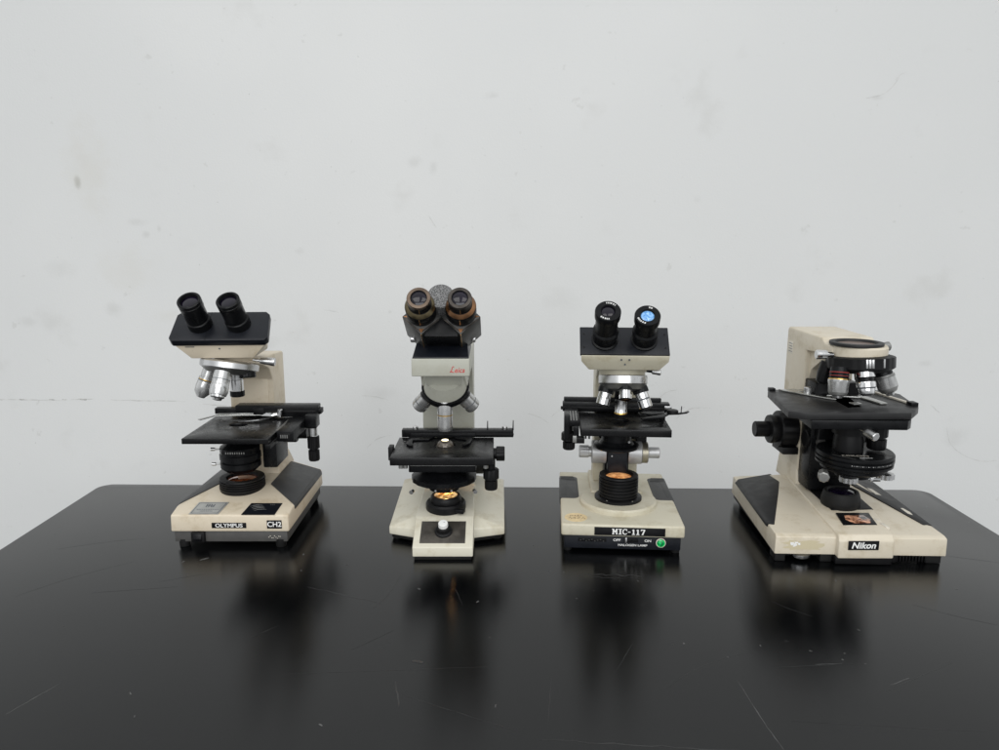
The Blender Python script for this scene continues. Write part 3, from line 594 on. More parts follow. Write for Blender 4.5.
b.prism([(-5.7, 12.8), (-5.7, 8.2), (-5.2, 7.5), (-4.6, 7.6), (-4.9, 9.0), (-4.9, 10.4), (-2.6, 10.6), (-1.9, 12.2), (-1.9, 12.8)], 'z', 14.06, 14.3, BLACK, 0.05)
b.prism([(1.2, 12.8), (1.2, 11.4), (2.9, 10.6), (2.9, 9.0), (2.3, 8.0), (2.8, 7.6), (3.5, 8.6), (3.8, 10.6), (3.7, 12.8)], 'z', 14.06, 14.3, BLACK, 0.05)
b.box(-5.5, 4.2, 12.2, 12.75, 14.1, 14.7, BLACK, 0.05)
b.build('slide_holder', st2)
b = B(); b.lathe([(0.8, 0), (0.8, 0.35), (1.05, 0.4, None, 0.08), (1.05, 1.5, None, 0.08), (0.95, 1.6), (0, 1.6)], BLACKP, (6.95, 6.9, 13.2), (1, 0, 0), 40); b.build('stage_lock', st2)
b = B(); b.box(-8.0, -7.3, 6.0, 7.6, 12.4, 14.4, BLACKP, 0.12); b.build('stage_stop', st2)
b = B(); b.lathe([(0.85, 8.3), (0.92, 8.5, None, 0.05), (0.92, 9.6, None, 0.05), (0.7, 9.65), (0.7, 9.85), (1.12, 9.9, None, 0.06), (1.12, 11.2, None, 0.06), (1.0, 11.3), (0.6, 11.35), (0.6, 12.9), (0, 12.9)], BLACKP, (6.6, 5.8, 0), seg=48); b.build('stage_knob', st2)
b = B(); b.lathe([(1.9, 7.25), (2.2, 7.4), (2.2, 8.1), (3.2, 8.5), (4.5, 8.75), (4.72, 8.85, None, 0.07), (4.72, 9.55, None, 0.07), (4.5, 9.7), (3.8, 10.0), (2.6, 10.6), (2.6, 12.0), (1.3, 13.7), (1.2, 13.9), (0, 13.9)], BLACK, (-0.3, 8.7, 0), seg=72)
for x in (-1.4, 0.9): b.lathe([(0.14, 0), (0.14, 0.12), (0, 0.12)], SATIN, (x, 6.52, 7.75), (0, -1, 0), 12)
c2 = b.build('condenser', m2)
b = B(); b.lathe([(1.28, 13.8), (1.25, 14.05), (1.05, 14.4), (0.78, 14.6), (0.5, 14.66), (0.5, 14.70, CONDGLOW), (0.3, 14.8, CONDGLOW), (0, 14.84, CONDGLOW)], simple('smoky_lens_glass', (0.10, 0.085, 0.07), 0.12, 0.3, 0.1, 0.6), (-0.1, 8.7, 0)); b.build('lens', c2, 'smoky dome lens with a painted glow at its centre')
for x, y in ((-4.6, 6.0), (4.2, 6.2)):
    b = B(); b.lathe([(0.28, 0), (0.3, 0.6), (0, 0.6)], SATIN, (x, y - 0.3, 8.0), (0.3 * (1 if x > 0 else -1), -1, 0), 16); b.build('centring_screw', c2)
for sx in (-1, 1):
    b = B(); b.lathe([(2.2, 0), (2.2, 1.2, None, 0.06), (2.0, 1.4), (1.3, 1.45), (1.3, 2.6, None, 0.05), (0, 2.6)], BLACKP, (sx * 4.0 - 0.1, 19.8, 8.2), (sx, 0, 0), 60); b.build('focus_knob', m2)
# head: two prism boxes turned on edge
th = vec(0, -0.84, 0.543).normalized(); uh = vec(0, 0.543, 0.84).normalized()
b = B()
b.hull([(-2.6, 5.6, 30.2), (2.5, 5.6, 30.2), (-2.6, 12, 30.2), (2.5, 12, 30.2), (-2.4, 6.2, 33.0), (2.3, 6.2, 33.0), (-2.2, 9.5, 34.5), (2.1, 9.5, 34.5), (-2.4, 12.5, 32), (2.3, 12.5, 32)], BLACK, 0.25)
b.hull([frame((0, 3.3, 36.05), th, uh) @ vec(x, y, z) for x in (-2.3, 2.3) for y in (-4.7, -0.6) for z in (-5.4, -2.6)], BLACK, 0.15)
hd2 = b.build('head', m2)
for sx in (-1, 1):
    F = frame(vec(sx * 2.62, 4.0, 33.2), th, uh)
    b = B(); q = 2.66
    b.prism([(0, -q), (q, 0), (0, q), (-q, 0)], 'z', -5.9, 0, PRISMGREY, 0.10, F)
    b.tube([F @ vec(0, -q + 0.06, -0.1), F @ vec(0, -q + 0.06, -5.8)], 0.07, COPPEREDGE, 6)
    for a, c in (((-q, 0), (0, -q)), ((q, 0), (0, -q))):
        b.strokes([((a[0] * 0.86, -0.38), (0, -q * 0.88), 0.20)], F, GUNMETAL, 0.012)
    for a in ((0, -q * 0.78), (sx * q * 0.78, 0.0)):
        b.hull([F @ vec(a[0] + 0.5 * x, a[1] + 0.5 * y, z) for x, y in ((-0.7, 0.5), (0.7, 0.5), (0, -0.7)) for z in (-0.02, 0.02)] if abs(a[0]) < 0.1 else [F @ vec(a[0] + 0.6 * x, a[1] + 0.6 * y, z) for x, y in ((-sx * 0.9, 0.5), (sx * 0.75, 0.0), (-sx * 0.9, -0.5)) for z in (-0.02, 0.02)], BRONZE, 0)
    b.build('prism_box', hd2)
    tip = vec(sx * 2.66, 0.7, 36.0)
    rim, cone = (GUNMETAL, BRONZE) if sx > 0 else (BRONZE, BRONZE2)
    if sx < 0: rim = simple('tarnished_copper_rim', (0.14, 0.105, 0.08), 0.36, 0.9, 0.2)
    pr = [(2.0, -4.45), (2.0, -3.9), (2.08, -3.85, BLACK), (2.08, -2.35, BLACK), (2.02, -2.25, BLACK), (1.58, -1.75, cone), (1.52, -1.72), (1.52, -0.5), (1.58, -0.45, rim), (1.58, -0.12, rim), (1.5, 0.0, rim), (1.1, 0.02, rim), (1.02, -0.15, BLACK), (0, -0.2, BLACK)]
    def brass(bb, tip=tip):
        for r, h0, h1, a in ((2.09, -3.7, -2.45, -92), (1.53, -1.6, -0.55, -88)):
            bb.tube([frame(tip, th, uh) @ vec(r * math.cos(R(a)), r * math.sin(R(a)), h) for h in (h0, (h0 + h1) / 2, h1)], 0.055, COPPEREDGE, 6)
    eyepiece(m2, tip, th, pr, BLACK, 1.0, -0.1, extra=brass, label='eyepiece with a bright copper collar' if sx > 0 else 'eyepiece with a dull olive bronze collar')
b = B(); b.lathe([(1.78, -4.5), (1.78, -0.12), (1.68, 0), (0, 0)], SPECKLE, (0.0, 3.3, 36.05), th, 48)
b.build('hinge_disc', hd2, 'speckled grey round hinge disc')

# ================================================================== 3: putty grey microscope with the tall ribbed lamp
m3 = root('microscope', (17.2, 98.5, 0), 'putty grey microscope with tall ribbed lamp housing, MIC-117 label and green lit button', 'microscope', GROUP, rz=-3.9)
feet(m3, ((-7.6, 1.2), (7.5, 1.2), (-7.6, 21.5), (7.5, 21.5)), 0.6, 0.6)
b = B(); b.box(-8.1, 8.1, 0.45, 22.6, 0.5, 2.5, NAVY, 0.1); ch3 = b.build('chassis', m3)
b = B(); b.text('OFF', 0.50, frame((-0.75, 0.43, 1.85), (0, -1, 0)), WHITE, 0.006, 0.008, 0, 1.2); b.text('ON', 0.50, frame((3.55, 0.43, 1.83), (0, -1, 0)), WHITE, 0.006, 0.008, 0, 1.2)
b.text('HALOGEN LAMP', 0.44, frame((1.45, 0.43, 1.13), (0, -1, 0)), WHITE, 0.006, 0.005, 0, 1.25); b.build('switch_lettering', ch3)
b = B(); b.box(0.25, 2.2, 0.38, 0.6, 1.55, 2.2, BLACK, 0.03); b.box(0.38, 0.66, 0.26, 0.45, 1.52, 2.28, SATIN, 0.04); b.build('power_switch', ch3)
b = B(); b.box(-6.2, -2.2, 0.4, 0.6, 1.55, 2.1, BLACK, 0.03)
for k in range(9): b.box(-5.9 + k * 0.4, -5.75 + k * 0.4, 0.385, 0.5, 1.7 + 0.12 * math.sin(k * 2.1), 1.82 + 0.12 * math.sin(k * 2.1), GREYBASE, 0)
b.build('brightness_slide', ch3)
b = B(); b.lathe([(0.68, -0.1, None), (0.68, 0.12), (0.58, 0.16), (0.54, 0.05, GREEN), (0.4, 0.16, GREEN), (0, 0.22, GREEN)], LABELW, (5.35, 0.45, 1.62), (0, -1, 0), 40); b.build('green_button', ch3, 'round green lit button with a white ring')
b = B()
b.prism([(-8.55, 0), (8.55, 0), (8.55, 23.2), (-8.55, 23.2)], 'z', 2.5, 4.25, PUTTY, 0.28, seg=3)
b.lathe([(5.75, 4.2), (5.7, 4.75), (5.45, 5.0), (0, 5.0)], PUTTY, (0.05, 9.0, 0), seg=80)
b.prism([(-3.9, 11), (3.9, 11), (3.9, 21.5), (-3.9, 21.5)], 'z', 4.2, 5.35, PUTTY, 0.3)
base3 = b.build('base', m3)
b = B(); b.box(-3.95, 5.85, -0.06, 0.0, 2.72, 3.92, LABELB, 0.02)
F = frame((0.95, -0.06, 3.32), (0, -1, 0)); hh = 0.36; tk = 0.17
def serif(x, y, w=0.3): return ((x - w / 2, y), (x + w / 2, y), 0.10)
G = []
def glyph(dx, segs):
    for (x0, y0), (x1, y1), ww in segs: G.append(((x0 + dx, y0), (x1 + dx, y1), ww))
glyph(-2.05, [((-0.24, -hh), (-0.24, hh), tk), ((0.24, -hh), (0.24, hh), tk), ((-0.22, hh), (0, -0.12), 0.15), ((0.22, hh), (0, -0.12), 0.15), serif(-0.24, -hh), serif(0.24, -hh), serif(-0.27, hh), serif(0.27, hh)])
glyph(-1.32, [((0, -hh), (0, hh), 0.2), serif(0, -hh, 0.44), serif(0, hh, 0.44)])
arcC = [(0.30 * math.cos(R(a)), 0.37 * math.sin(R(a))) for a in range(48, 325, 23)]
glyph(-0.66, [(arcC[i], arcC[i + 1], 0.16 if 3 < i < 9 else 0.11) for i in range(len(arcC) - 1)] + [((0.24, 0.14), (0.24, 0.38), 0.09)])
glyph(-0.08, [((-0.18, -0.02), (0.18, -0.02), 0.10)])
for dx in (0.52, 1.12): glyph(dx, [((0, -hh), (0, hh), 0.19), serif(0, -hh, 0.42), ((-0.18, 0.22), (0, hh), 0.10)])
glyph(1.80, [((-0.26, hh - 0.04), (0.26, hh - 0.04), 0.13), ((0.24, hh - 0.02), (-0.04, -hh), 0.18), ((-0.25, hh), (-0.25, 0.14), 0.08), ((-0.16, -hh), (0.08, -hh), 0.08)])
b.strokes(G, F, WHITE); b.build('number_label', base3, 'black label reading MIC-117')
b = B(); b.lathe([(1.62, 4.2), (1.62, 4.285), (0, 4.285)], GOLDST, (-6.45, 2.5, 0), seg=40)
for k in range(14):
    x = -7.5 + 0.17 * k; b.box(x, x + 0.1, 2.0 + 0.2 * math.sin(k * 2.3), 2.35 + 0.35 * math.sin(k * 1.7), 4.28, 4.292, simple('brown_print', (0.30, 0.19, 0.09), 0.5) if k == 0 else bpy.data.materials['brown_print'], 0)
for k in range(8): b.box(-7.3 + 0.22 * k, -7.15 + 0.22 * k, 2.9 + 0.1 * math.sin(k), 3.2 + 0.15 * math.sin(k * 2.9), 4.28, 4.293, bpy.data.materials['brown_print'], 0)
b.build('round_sticker', base3, 'oval looking gold sticker with brown print')
for sx in (-1, 1):
    b = B(); c = []
    for cx, cy, a0 in ((sx * 6.7, 11.3, 180 if sx > 0 else 270), (sx * 6.7, 19.6, 90 if sx > 0 else 0)):
        aa = [R(a0 + 90 * k / 8) for k in range(9)]
        c.append([(cx + 1.0 * math.cos(a), cy + 1.0 * math.sin(a)) for a in aa])
    poly = (c[1] + c[0] + [(8.62, 10.3), (8.62, 20.6)]) if sx > 0 else (c[0][::1] + c[1] + [(-8.62, 20.6), (-8.62, 10.3)])
    b.prism(poly, 'z', 3.1, 4.31, GREYPAD, 0.10)
    b.hull([(sx * 8.66, 11.0, 4.20), (sx * 8.66, 20.2, 4.20), (sx * 8.66, 11.0, 2.9), (sx * 8.66, 20.2, 2.9), (sx * 7.6, 11.4, 4.33), (sx * 7.6, 19.8, 4.33), (sx * 8.45, 11.0, 4.33), (sx * 8.45, 20.2, 4.33)], GREYPAD, 0.05)
    b.hull([(sx * 6.0, 18.6, 4.34), (sx * 8.4, 18.9, 4.34), (sx * 8.4, 20.5, 4.34), (sx * 6.4, 20.5, 4.34), (sx * 7, 19.4, 4.30), (sx * 7, 20, 4.30)], GREYPAD2, 0)
    b.build('side_pad', base3)
b = B(); ax = (0.05, 9.0, 0)
pr = [(3.5, 4.95), (3.5, 5.35), (3.4, 5.42), (2.9, 5.45)]
for k in range(6):
    z = 5.5 + k * 0.5; pr += [(2.72, z), (2.72, z + 0.10), (2.92, z + 0.16), (2.92, z + 0.36), (2.72, z + 0.42)]
pr += [(2.9, 8.55), (2.85, 8.72), (2.15, 8.75), (2.0, 8.5), (1.95, 8.15), (0, 8.15)]
b.lathe(pr, BLACKP, ax, seg=72)
for a in (-55, -125): b.lathe([(0.16, 5.42), (0.16, 5.5), (0, 5.5)], CHROME, (0.05 + 3.2 * math.cos(R(a)), 9 + 3.2 * math.sin(R(a)), 0), seg=16)
lh = b.build('lamp_housing', m3)
b = B(); b.lathe([(1.9, 8.1), (1.88, 8.35), (1.3, 8.52), (0.6, 8.62), (0, 8.64)], LAMP3, ax); b.build('lens', lh, 'orange glowing lamp lens')
b = B()
b.prism([(21.0, 5.3), (21.0, 24.6), (20.4, 25.2), (8.2, 25.2), (8.2, 24.4), (12.5, 23.9), (15.0, 22.4), (15.6, 20.5), (15.6, 5.3)], 'x', -3.35, 3.5, PUTTY, 0.2, seg=3)
b.lathe([(3.32, 23.75), (3.36, 25.5), (0, 25.5)], PUTTY, (0.05, 9.0, 0), seg=64)
b.build('arm', m3)
b = B(); b.lathe([(0.25, 0), (0.25, 1.1, BLACK), (0.4, 1.15), (0.45, 2.3), (0.38, 2.4), (0, 2.4)], SATIN, (3.2, 8.6, 24.65), (1, -0.08, -0.12), 20); b.build('lock_screw', m3)
# focus block
b = B(); b.box(-1.55, 1.45, 10.6, 15.9, 6.2, 13.8, NAVY, 0.12); b.box(-1.9, 1.8, 12.2, 15.8, 5.3, 16.0, BLACK, 0.1)
b.lathe([(0.13, 0), (0.13, 0.1), (0, 0.1)], SATIN, (-0.9, 10.6, 11.0), (0, -1, 0), 12); b.lathe([(0.2, 0), (0.2, 0.25), (0, 0.25)], BLACKP, (1.2, 10.6, 12.4), (0, -1, 0), 12)
b.build('focus_block', m3)
b = B(); b.lathe([(1.7, 0), (1.78, 0.1), (1.78, 2.1), (1.7, 2.2), (0.85, 2.25), (0.8, 2.6), (0.95, 2.65, None, 0.05), (0.95, 4.0, None, 0.05), (0.85, 4.1), (0, 4.1)], DRUM, (-1.7, 12.2, 11.2), (-1, 0, 0), 60); b.build('focus_knob', m3, 'silver focus drum with slim knob')
b = B(); b.lathe([(1.7, 0), (1.78, 0.1), (1.78, 2.0), (1.7, 2.1, GREYMETAL), (1.62, 2.12, GREYMETAL), (1.62, 2.95, simple('brassy_scale_ring', (0.36, 0.33, 0.26), 0.4, 0.9)), (1.5, 3.05), (0.85, 3.1), (0.85, 4.7), (0.75, 4.8), (0, 4.8)], DRUM, (1.6, 12.2, 11.2), (1, 0, 0), 60); b.build('focus_knob', m3, 'silver focus drum with brassy scale ring')
# stage
b = B(); plate_with_hole(b, -6.0, 6.75, 3.7, 15.2, 15.95, 17.0, (0.05, 9.0), 1.1, STAGEB, 1.2, 0.08)
b.box(-3.0, 3.0, 10, 16, 13.9, 15.9, BLACK, 0.15); b.box(2.9, 4.4, 12.0, 15.0, 11.5, 15.9, BLACK, 0.1)
for x, y in ((-5.4, 3.65), (-4.9, 3.65)): b.box(x, x + 0.25, y - 0.12, y, 15.6, 16.1, BLACKP, 0.03)
st3 = b.build('stage', m3)
b = B(); b.box(-8.4, 7.9, 13.4, 15.0, 17.15, 18.55, BLACK, 0.1); b.box(-8.2, 6.8, 15.0, 15.8, 17.6, 19.0, BLACK, 0.08); b.box(-8.7, 8.0, 13.15, 13.4, 17.5, 18.0, BLACKP, 0.04); b.box(7.0, 8.1, 12.9, 13.3, 17.9, 18.3, SATIN, 0.05)
b.box(-8.1, -6.1, 5.2, 13.5, 16.9, 17.9, BLACK, 0.12); b.box(-7.0, -6.2, 4.2, 10.0, 15.6, 17.2, BLACK, 0.08); b.box(-8.3, -7.5, 5.0, 8.0, 15.0, 18.6, BLACK, 0.1); b.box(-7.1, -6.5, 3.9, 4.5, 14.9, 15.9, GREYMETAL, 0.08); b.box(-7.1, -5.4, 4.2, 5.2, 14.7, 15.6, BLACKP, 0.06)
for x in (-7.4, -7.0, -6.6): b.box(x, x + 0.14, 5.0, 10.5, 17.9, 17.98, GREYMETAL, 0)
b.build('slide_carriage', st3)
b = B(); b.lathe([(0.75, 13.3), (0.88, 13.45, None, 0.08), (0.88, 14.4, None, 0.08), (0.55, 14.5), (0.55, 14.65), (1.12, 14.7, None, 0.06), (1.12, 15.7, None, 0.06), (1.0, 15.8), (0.5, 15.85), (0.5, 17.0), (0, 17.0)], BLACKP, (-7.55, 6.2, 0), seg=48); b.build('stage_knob', st3)
b = B()
b.prism([(2.7, 6.9), (2.9, 6.5), (6.0, 7.6), (7.2, 9.6), (8.6, 9.9), (10.0, 10.7), (10.5, 11.6), (10.3, 11.8), (9.5, 10.9), (8.4, 10.6), (7.0, 10.6), (5.2, 8.6)], 'z', 17.75, 17.95, BLACK, 0.04)
b.prism([(2.9, 10.3), (4.6, 9.4), (6.6, 10.4), (6.8, 11.6), (4.0, 11.9)], 'z', 17.7, 17.9, BLACK, 0.04)
b.lathe([(0.85, 17.9), (0.85, 18.3, None, 0.05), (0.7, 18.4), (0, 18.4)], BLACKP, (7.8, 10.3, 0), seg=36); b.tube([(9.1, 10.6, 17.9), (9.15, 10.6, 18.9)], 0.07, BLACK, 6)
b.lathe([(0.4, 17.0), (0.4, 17.8), (0, 17.8)], BLACK, (6.4, 10.4, 0), seg=16)
b.build('slide_clip', st3)
b = B()
b.lathe([(1.6, 13.0), (3.2, 13.05), (3.35, 13.15), (3.35, 13.45), (3.1, 13.6), (2.6, 13.7), (2.2, 14.2), (2.2, 15.5), (1.0, 16.9), (0, 16.9)], BLACK, (-0.5, 8.6, 0), seg=64)
b.lathe([(0.18, 0), (0.18, 0.5), (0, 0.5)], SATIN, (1.0, 6.2, 14.6), (0.2, -1, 0), 14)
b.build('condenser', m3)
# nosepiece
C3 = vec(0.05, 7.2, 23.55); n3 = vec(0, -0.20, -0.98).normalized()
def d3(e, a=0.26): return (n3 * 0.966 + (e - n3 * e.dot(n3)).normalized() * a).normalized()
b = B(); b.lathe([(3.3, -0.6), (3.45, -0.5), (3.48, -0.4), (3.48, 0.55), (3.4, 0.65), (3.3, 0.7, GREYMETAL), (2.9, 1.35, GREYMETAL), (1.6, 1.75, GREYMETAL), (0, 1.75, GREYMETAL)], SATIN, C3, n3, 72); b.build('nosepiece', m3)
S3 = [(1.05, 0.3), (1.1, 0.6, BLACK), (1.15, 0.7, BLACK, 0.06), (1.15, 1.35, BLACK, 0.06), (0.92, 1.4), (0.95, 2.1, CHROME, 0.05), (0.86, 2.15), (0.95, 2.2), (0.95, 3.1, CHROME, 0.04), (0.8, 3.25, CHROME), (0.5, 3.35, GREYMETAL), (0, 3.3, GLASS)]
S3B = [(1.05, 0.3), (1.1, 0.6, BLACK), (1.15, 0.7, BLACK, 0.06), (1.15, 1.35, BLACK, 0.06), (0.92, 1.4), (0.95, 2.2, CHROME), (0.9, 2.25, STICKINK), (0.9, 2.4, STICKINK), (0.95, 2.45), (0.95, 3.5, CHROME), (0.8, 3.65, CHROME), (0.45, 3.8, GREYMETAL), (0, 3.7, GLASS)]
S3F = [(1.0, 0.2), (1.05, 0.5, BLACK), (1.05, 0.9, BLACK), (0.88, 0.95), (0.9, 2.1, CHROME, 0.03), (0.66, 2.25, BLACK), (0.4, 2.35, BRONZE), (0, 2.3, GLASS)]
S3L = [(0.95, 0.3), (1.0, 2.0, BLACK), (0.95, 2.1), (0.95, 4.0, CHROME), (0.98, 4.05, GOLD), (0.98, 4.2, GOLD), (1.0, 4.25, BLACK), (0.95, 4.6, BLACK), (0.7, 4.8, GREYMETAL), (0.45, 5.0, BRONZE), (0, 4.95, GLASS)]
objective(m3, C3 + vec(-2.15, -0.35, -0.6), d3(vec(-1, -0.25, 0)), S3, 'short knurled chrome objective')
objective(m3, C3 + vec(2.15, -0.35, -0.6), d3(vec(1, -0.25, 0), 0.34), S3B)
objective(m3, C3 + vec(0.1, -2.2, -0.35), d3(vec(0, -1, 0)), S3F, 'stubby objective pointing forward')
objective(m3, vec(0.05, 9.0, 22.3), vec(0, 0, -1), S3L, 'upright objective with a gold ring over the stage')
# head
F3 = frame((-0.15, 5.05, 29.45), (0, -0.72, 0.694), (0, 0.694, 0.72))
b = B()
b.hull([(-6.15, 3.5, 27.5), (6.0, 3.5, 27.5), (-6.1, 6.75, 30.9), (5.95, 6.75, 30.9), (-6.1, 3.85, 26.7), (5.95, 3.85, 26.7), (-5.0, 4.5, 25.4), (4.75, 4.5, 25.4), (-5.0, 12.0, 25.4), (4.75, 12.0, 25.4), (-5.8, 10.5, 29.5), (5.6, 10.5, 29.5)], PUTTY, 0.1)
for x, z in ((-0.6, 27.0), (0.5, 27.0), (-0.05, 26.3)): b.lathe([(0.13, 0), (0.13, 0.14), (0, 0.14)], STICKINK, (x, 3.72 + (27 - z) * 0.5, z), (0, -0.95, -0.3), 10)
hd3 = b.build('head', m3)
b = B(); b.box(-6.15, 6.15, -2.35, 2.35, -0.45, 0, NAVY, 0.1, F3)
for sx in (-1, 1):
    for y in (-1.2, 1.1): b.lathe([(0.15, 0), (0.15, 0.03), (0, 0.03)], BLACKP, (sx * 5.6, y, 0), (0, 0, 1), 12, F3)
b.lathe([(0.15, 0), (0.15, 0.05), (0, 0.05)], BLACKP, (-4.4, -0.1, 0), (0, 0, 1), 12, F3); b.lathe([(0.15, 0), (0.15, 0.05), (0, 0.05)], BLACKP, (4.3, -0.1, 0), (0, 0, 1), 12, F3)
b.box(-0.6, -0.56, -2.3, 2.3, 0, 0.012, BLACKP, 0, F3)
b.build('face_plate', hd3)
P3 = lambda L: [(1.85, -0.1), (1.85, 0.25), (1.62, 0.35), (1.62, 1.15, None, 0.05), (1.72, 1.25, None, 0.06), (1.72, 1.8, None, 0.06), (1.78, 1.9), (1.78, 2.3), (1.58, 2.5), (1.52, 2.55), (1.52, L - 1.5), (1.6, L - 1.45), (1.62, L - 1.3), (1.72, L - 1.25), (1.74, L - 0.15), (1.66, L), (1.0, L + 0.02), (0.9, L - 0.1), (0.85, L - 0.3), (0, L - 0.35)]
def rimmarks(L, x0, arcs):
    def f(b):
        for a0, a1 in arcs:
            a = a0
            while a < a1:
                b.box(1.22, 1.46, -0.045, 0.03, L + 0.0, L + 0.03, WHITE, 0, F3 @ Matrix.Translation((x0, 0.1, 0)) @ Matrix.Rotation(R(a), 4, 'Z')); a += 7 + 3 * math.sin(a)
    return f
eyepiece(m3, F3 @ vec(-2.7, 0.1, 0), F3.to_3x3() @ vec(-0.0, 0, 1), P3(6.6), BLACK, 0.88, 6.45, label='eyepiece raised a little higher with dark glass', extra=rimmarks(6.6, -2.7, ((45, 100), (225, 275))))
eyepiece(m3, F3 @ vec(2.75, 0.1, 0), F3.to_3x3() @ vec(-0.03, 0, 1), P3(5.7), BLACK, 0.88, 5.55, BLUEGLASS, 'lower eyepiece with blue glass and painted glow', extra=rimmarks(5.7, 2.58, ((35, 85), (200, 255))))

# ================================================================== 4: cream microscope without its eyepiece head
m4 = root('microscope', (49.0, 95.0, 0), 'large cream microscope missing its eyepiece head, with black octagonal stage and round open mount', 'microscope', GROUP)
MB4 = rotz(-2.2)
b = B(MB4)
b.prism([(-11.0, 1.6), (11.0, 1.6), (10.6, 24.6), (-10.6, 24.6)], 'z', 0.45, 1.5, RUBBER, 0.1)
for x0, x1 in ((-11.3, -9.9), (-5.2, -3.6), (9.0, 11.0)): b.box(x0, x1, 0.75, 3.0, 0.02, 1.3, RUBBER, 0.1)
b.box(-9.9, 11.0, 21.5, 23.5, 0.02, 1.3, RUBBER, 0.1)
b.box(-3.5, 4.0, -0.15, 2.4, 0.10, 1.15, BLACKP, 0.12); b.box(4.0, 4.9, 0.5, 2.2, 0.2, 1.2, BLACKP, 0.08)
for k in range(10): b.box(5.0 + k * 0.42, 5.2 + k * 0.42, 0.65, 1.7, 0.2, 1.25, BLACKP, 0.03)
ch4 = b.build('chassis', m4)
b = B(MB4); b.lathe([(1.5, 0.5), (1.55, 0.62), (1.55, 0.95), (1.2, 1.1), (0, 1.1)], CHROME, (-7.6, 1.9, 0), seg=40); b.build('levelling_disc', ch4)
b = B(MB4)
b.hull([(-11.55, 0.3, 1.25), (11.35, 0.3, 1.25), (11.0, 24.8, 1.25), (-10.9, 24.8, 1.25), (-11.5, 0.3, 3.75), (11.3, 0.3, 3.75), (-11.4, 1.0, 4.0), (11.2, 1.0, 4.0),
        (-10.85, 24.6, 4.1), (10.9, 24.6, 4.1), (-4.2, 9.0, 4.5), (5.0, 9.0, 4.5), (-4.0, 22.0, 5.4), (6.0, 22.0, 5.4)], CREAM, 0.42, seg=4)
base4 = b.build('base', m4)
b = B()
b.hull([(-3.45, -0.55, 1.12), (4.0, -0.6, 1.12), (-3.45, -0.5, 3.6), (4.0, -0.55, 3.6), (-3.35, 0.1, 4.35), (3.95, 0.0, 4.35), (-1.6, 6.8, 4.9), (4.9, 6.8, 4.9), (-2.6, 21, 5.6), (6.6, 21, 5.6), (-2.6, 21, 2), (6.6, 21, 2)], CREAM, 0.2, seg=3)
tg = b.build('front_deck', base4)
b = B(); q = [(-0.95, 6.5), (3.75, 6.5), (3.2, 2.8), (-1.5, 2.8)]
def deckz(y): return 4.35 + (y - 0.05) * 0.0815
b.hull([(x, y, deckz(y) + dz) for x, y in q for dz in (-0.2, 0.055)], BLACK, 0.03); wf = b.build('window', tg)
b = B(); b.hull([(x, y, deckz(y) + dz) for x, y in [(-0.15, 5.6), (2.6, 5.75), (3.0, 4.4), (2.5, 3.3), (0.2, 3.2), (-0.5, 4.3)] for dz in (-0.1, 0.075)], REFLECT4, 0.02)
b.hull([(x, y, deckz(y) + dz) for x, y in [(1.6, 5.0), (2.6, 5.2), (2.7, 4.5), (1.9, 4.4)] for dz in (0, 0.085)], SATIN, 0); b.build('pane', wf, 'window pane with painted orange reflection')
b = B(); b.hull([(x, y, deckz(min(y, 6.8)) + max(0, y - 6.8) * 0.05 + dz) for x, y in [(-1.0, 7.7), (5.0, 7.7), (5.2, 20), (-1.6, 20)] for dz in (-0.3, 0.05)], BLACKP, 0.05); b.build('lamp_well', tg)
b = B(); F = frame((-0.17, -0.58, 3.03), (0, -1, 0)); b.box(-2.05, 2.05, -0.62, 0.66, -0.05, 0.09, LABELB, 0.04, F)
b.text('Nikon', 1.22, frame((-0.2, -0.68, 3.04), (0, -1, 0)), WHITE, 0.008, 0.032, 0.22, 1.06); b.build('nameplate', tg)
for p in ([(3.65, 4.75), (4.2, 4.6), (4.25, 3.9), (3.75, 4.0)], [(3.75, 3.3), (4.35, 3.2), (4.45, 1.9), (4.0, 2.0)]):
    b = B(); b.hull([(x, y, 4.70 - (4.2 - y) * 0.06 + dz) for x, y in p for dz in (-0.45, 0.03)], LABELW, 0.01); b.build('tape_scrap', base4)
def blotch(cx, cz, rx, rz, y, mat, n=22, rough=0.3):
    b = B(MB4); t = bmesh.new(); vs = []
    for i in range(n):
        a = 2 * math.pi * i / n; k = 1 + random.uniform(-rough, rough)
        vs.append(t.verts.new((cx + rx * k * math.copysign(abs(math.cos(a)) ** 0.6, math.cos(a)), y, cz + rz * k * math.copysign(abs(math.sin(a)) ** 0.6, math.sin(a)))))
    c = t.verts.new((cx, y - 0.002, cz))
    for i in range(n): t.faces.new((vs[i], vs[(i + 1) % n], c))
    b.add(t, mat); return b
for cx, cz, rx, rz in ((-7.7, 2.55, 2.6, 0.62),):
    blotch(cx, cz, rx, rz, 0.285, CREAMDIRTY).build('worn_patch', base4, 'yellowed worn patch of paint')
for cx, cz, rx, rz in ((-9.3, 2.8, 0.25, 0.2), (-8.85, 2.6, 0.3, 0.22), (-8.3, 2.75, 0.16, 0.14), (-8.75, 2.95, 0.3, 0.1)):
    blotch(cx, cz, rx, rz, 0.275, WHITE, 12, 0.45).build('paint_chip', base4)
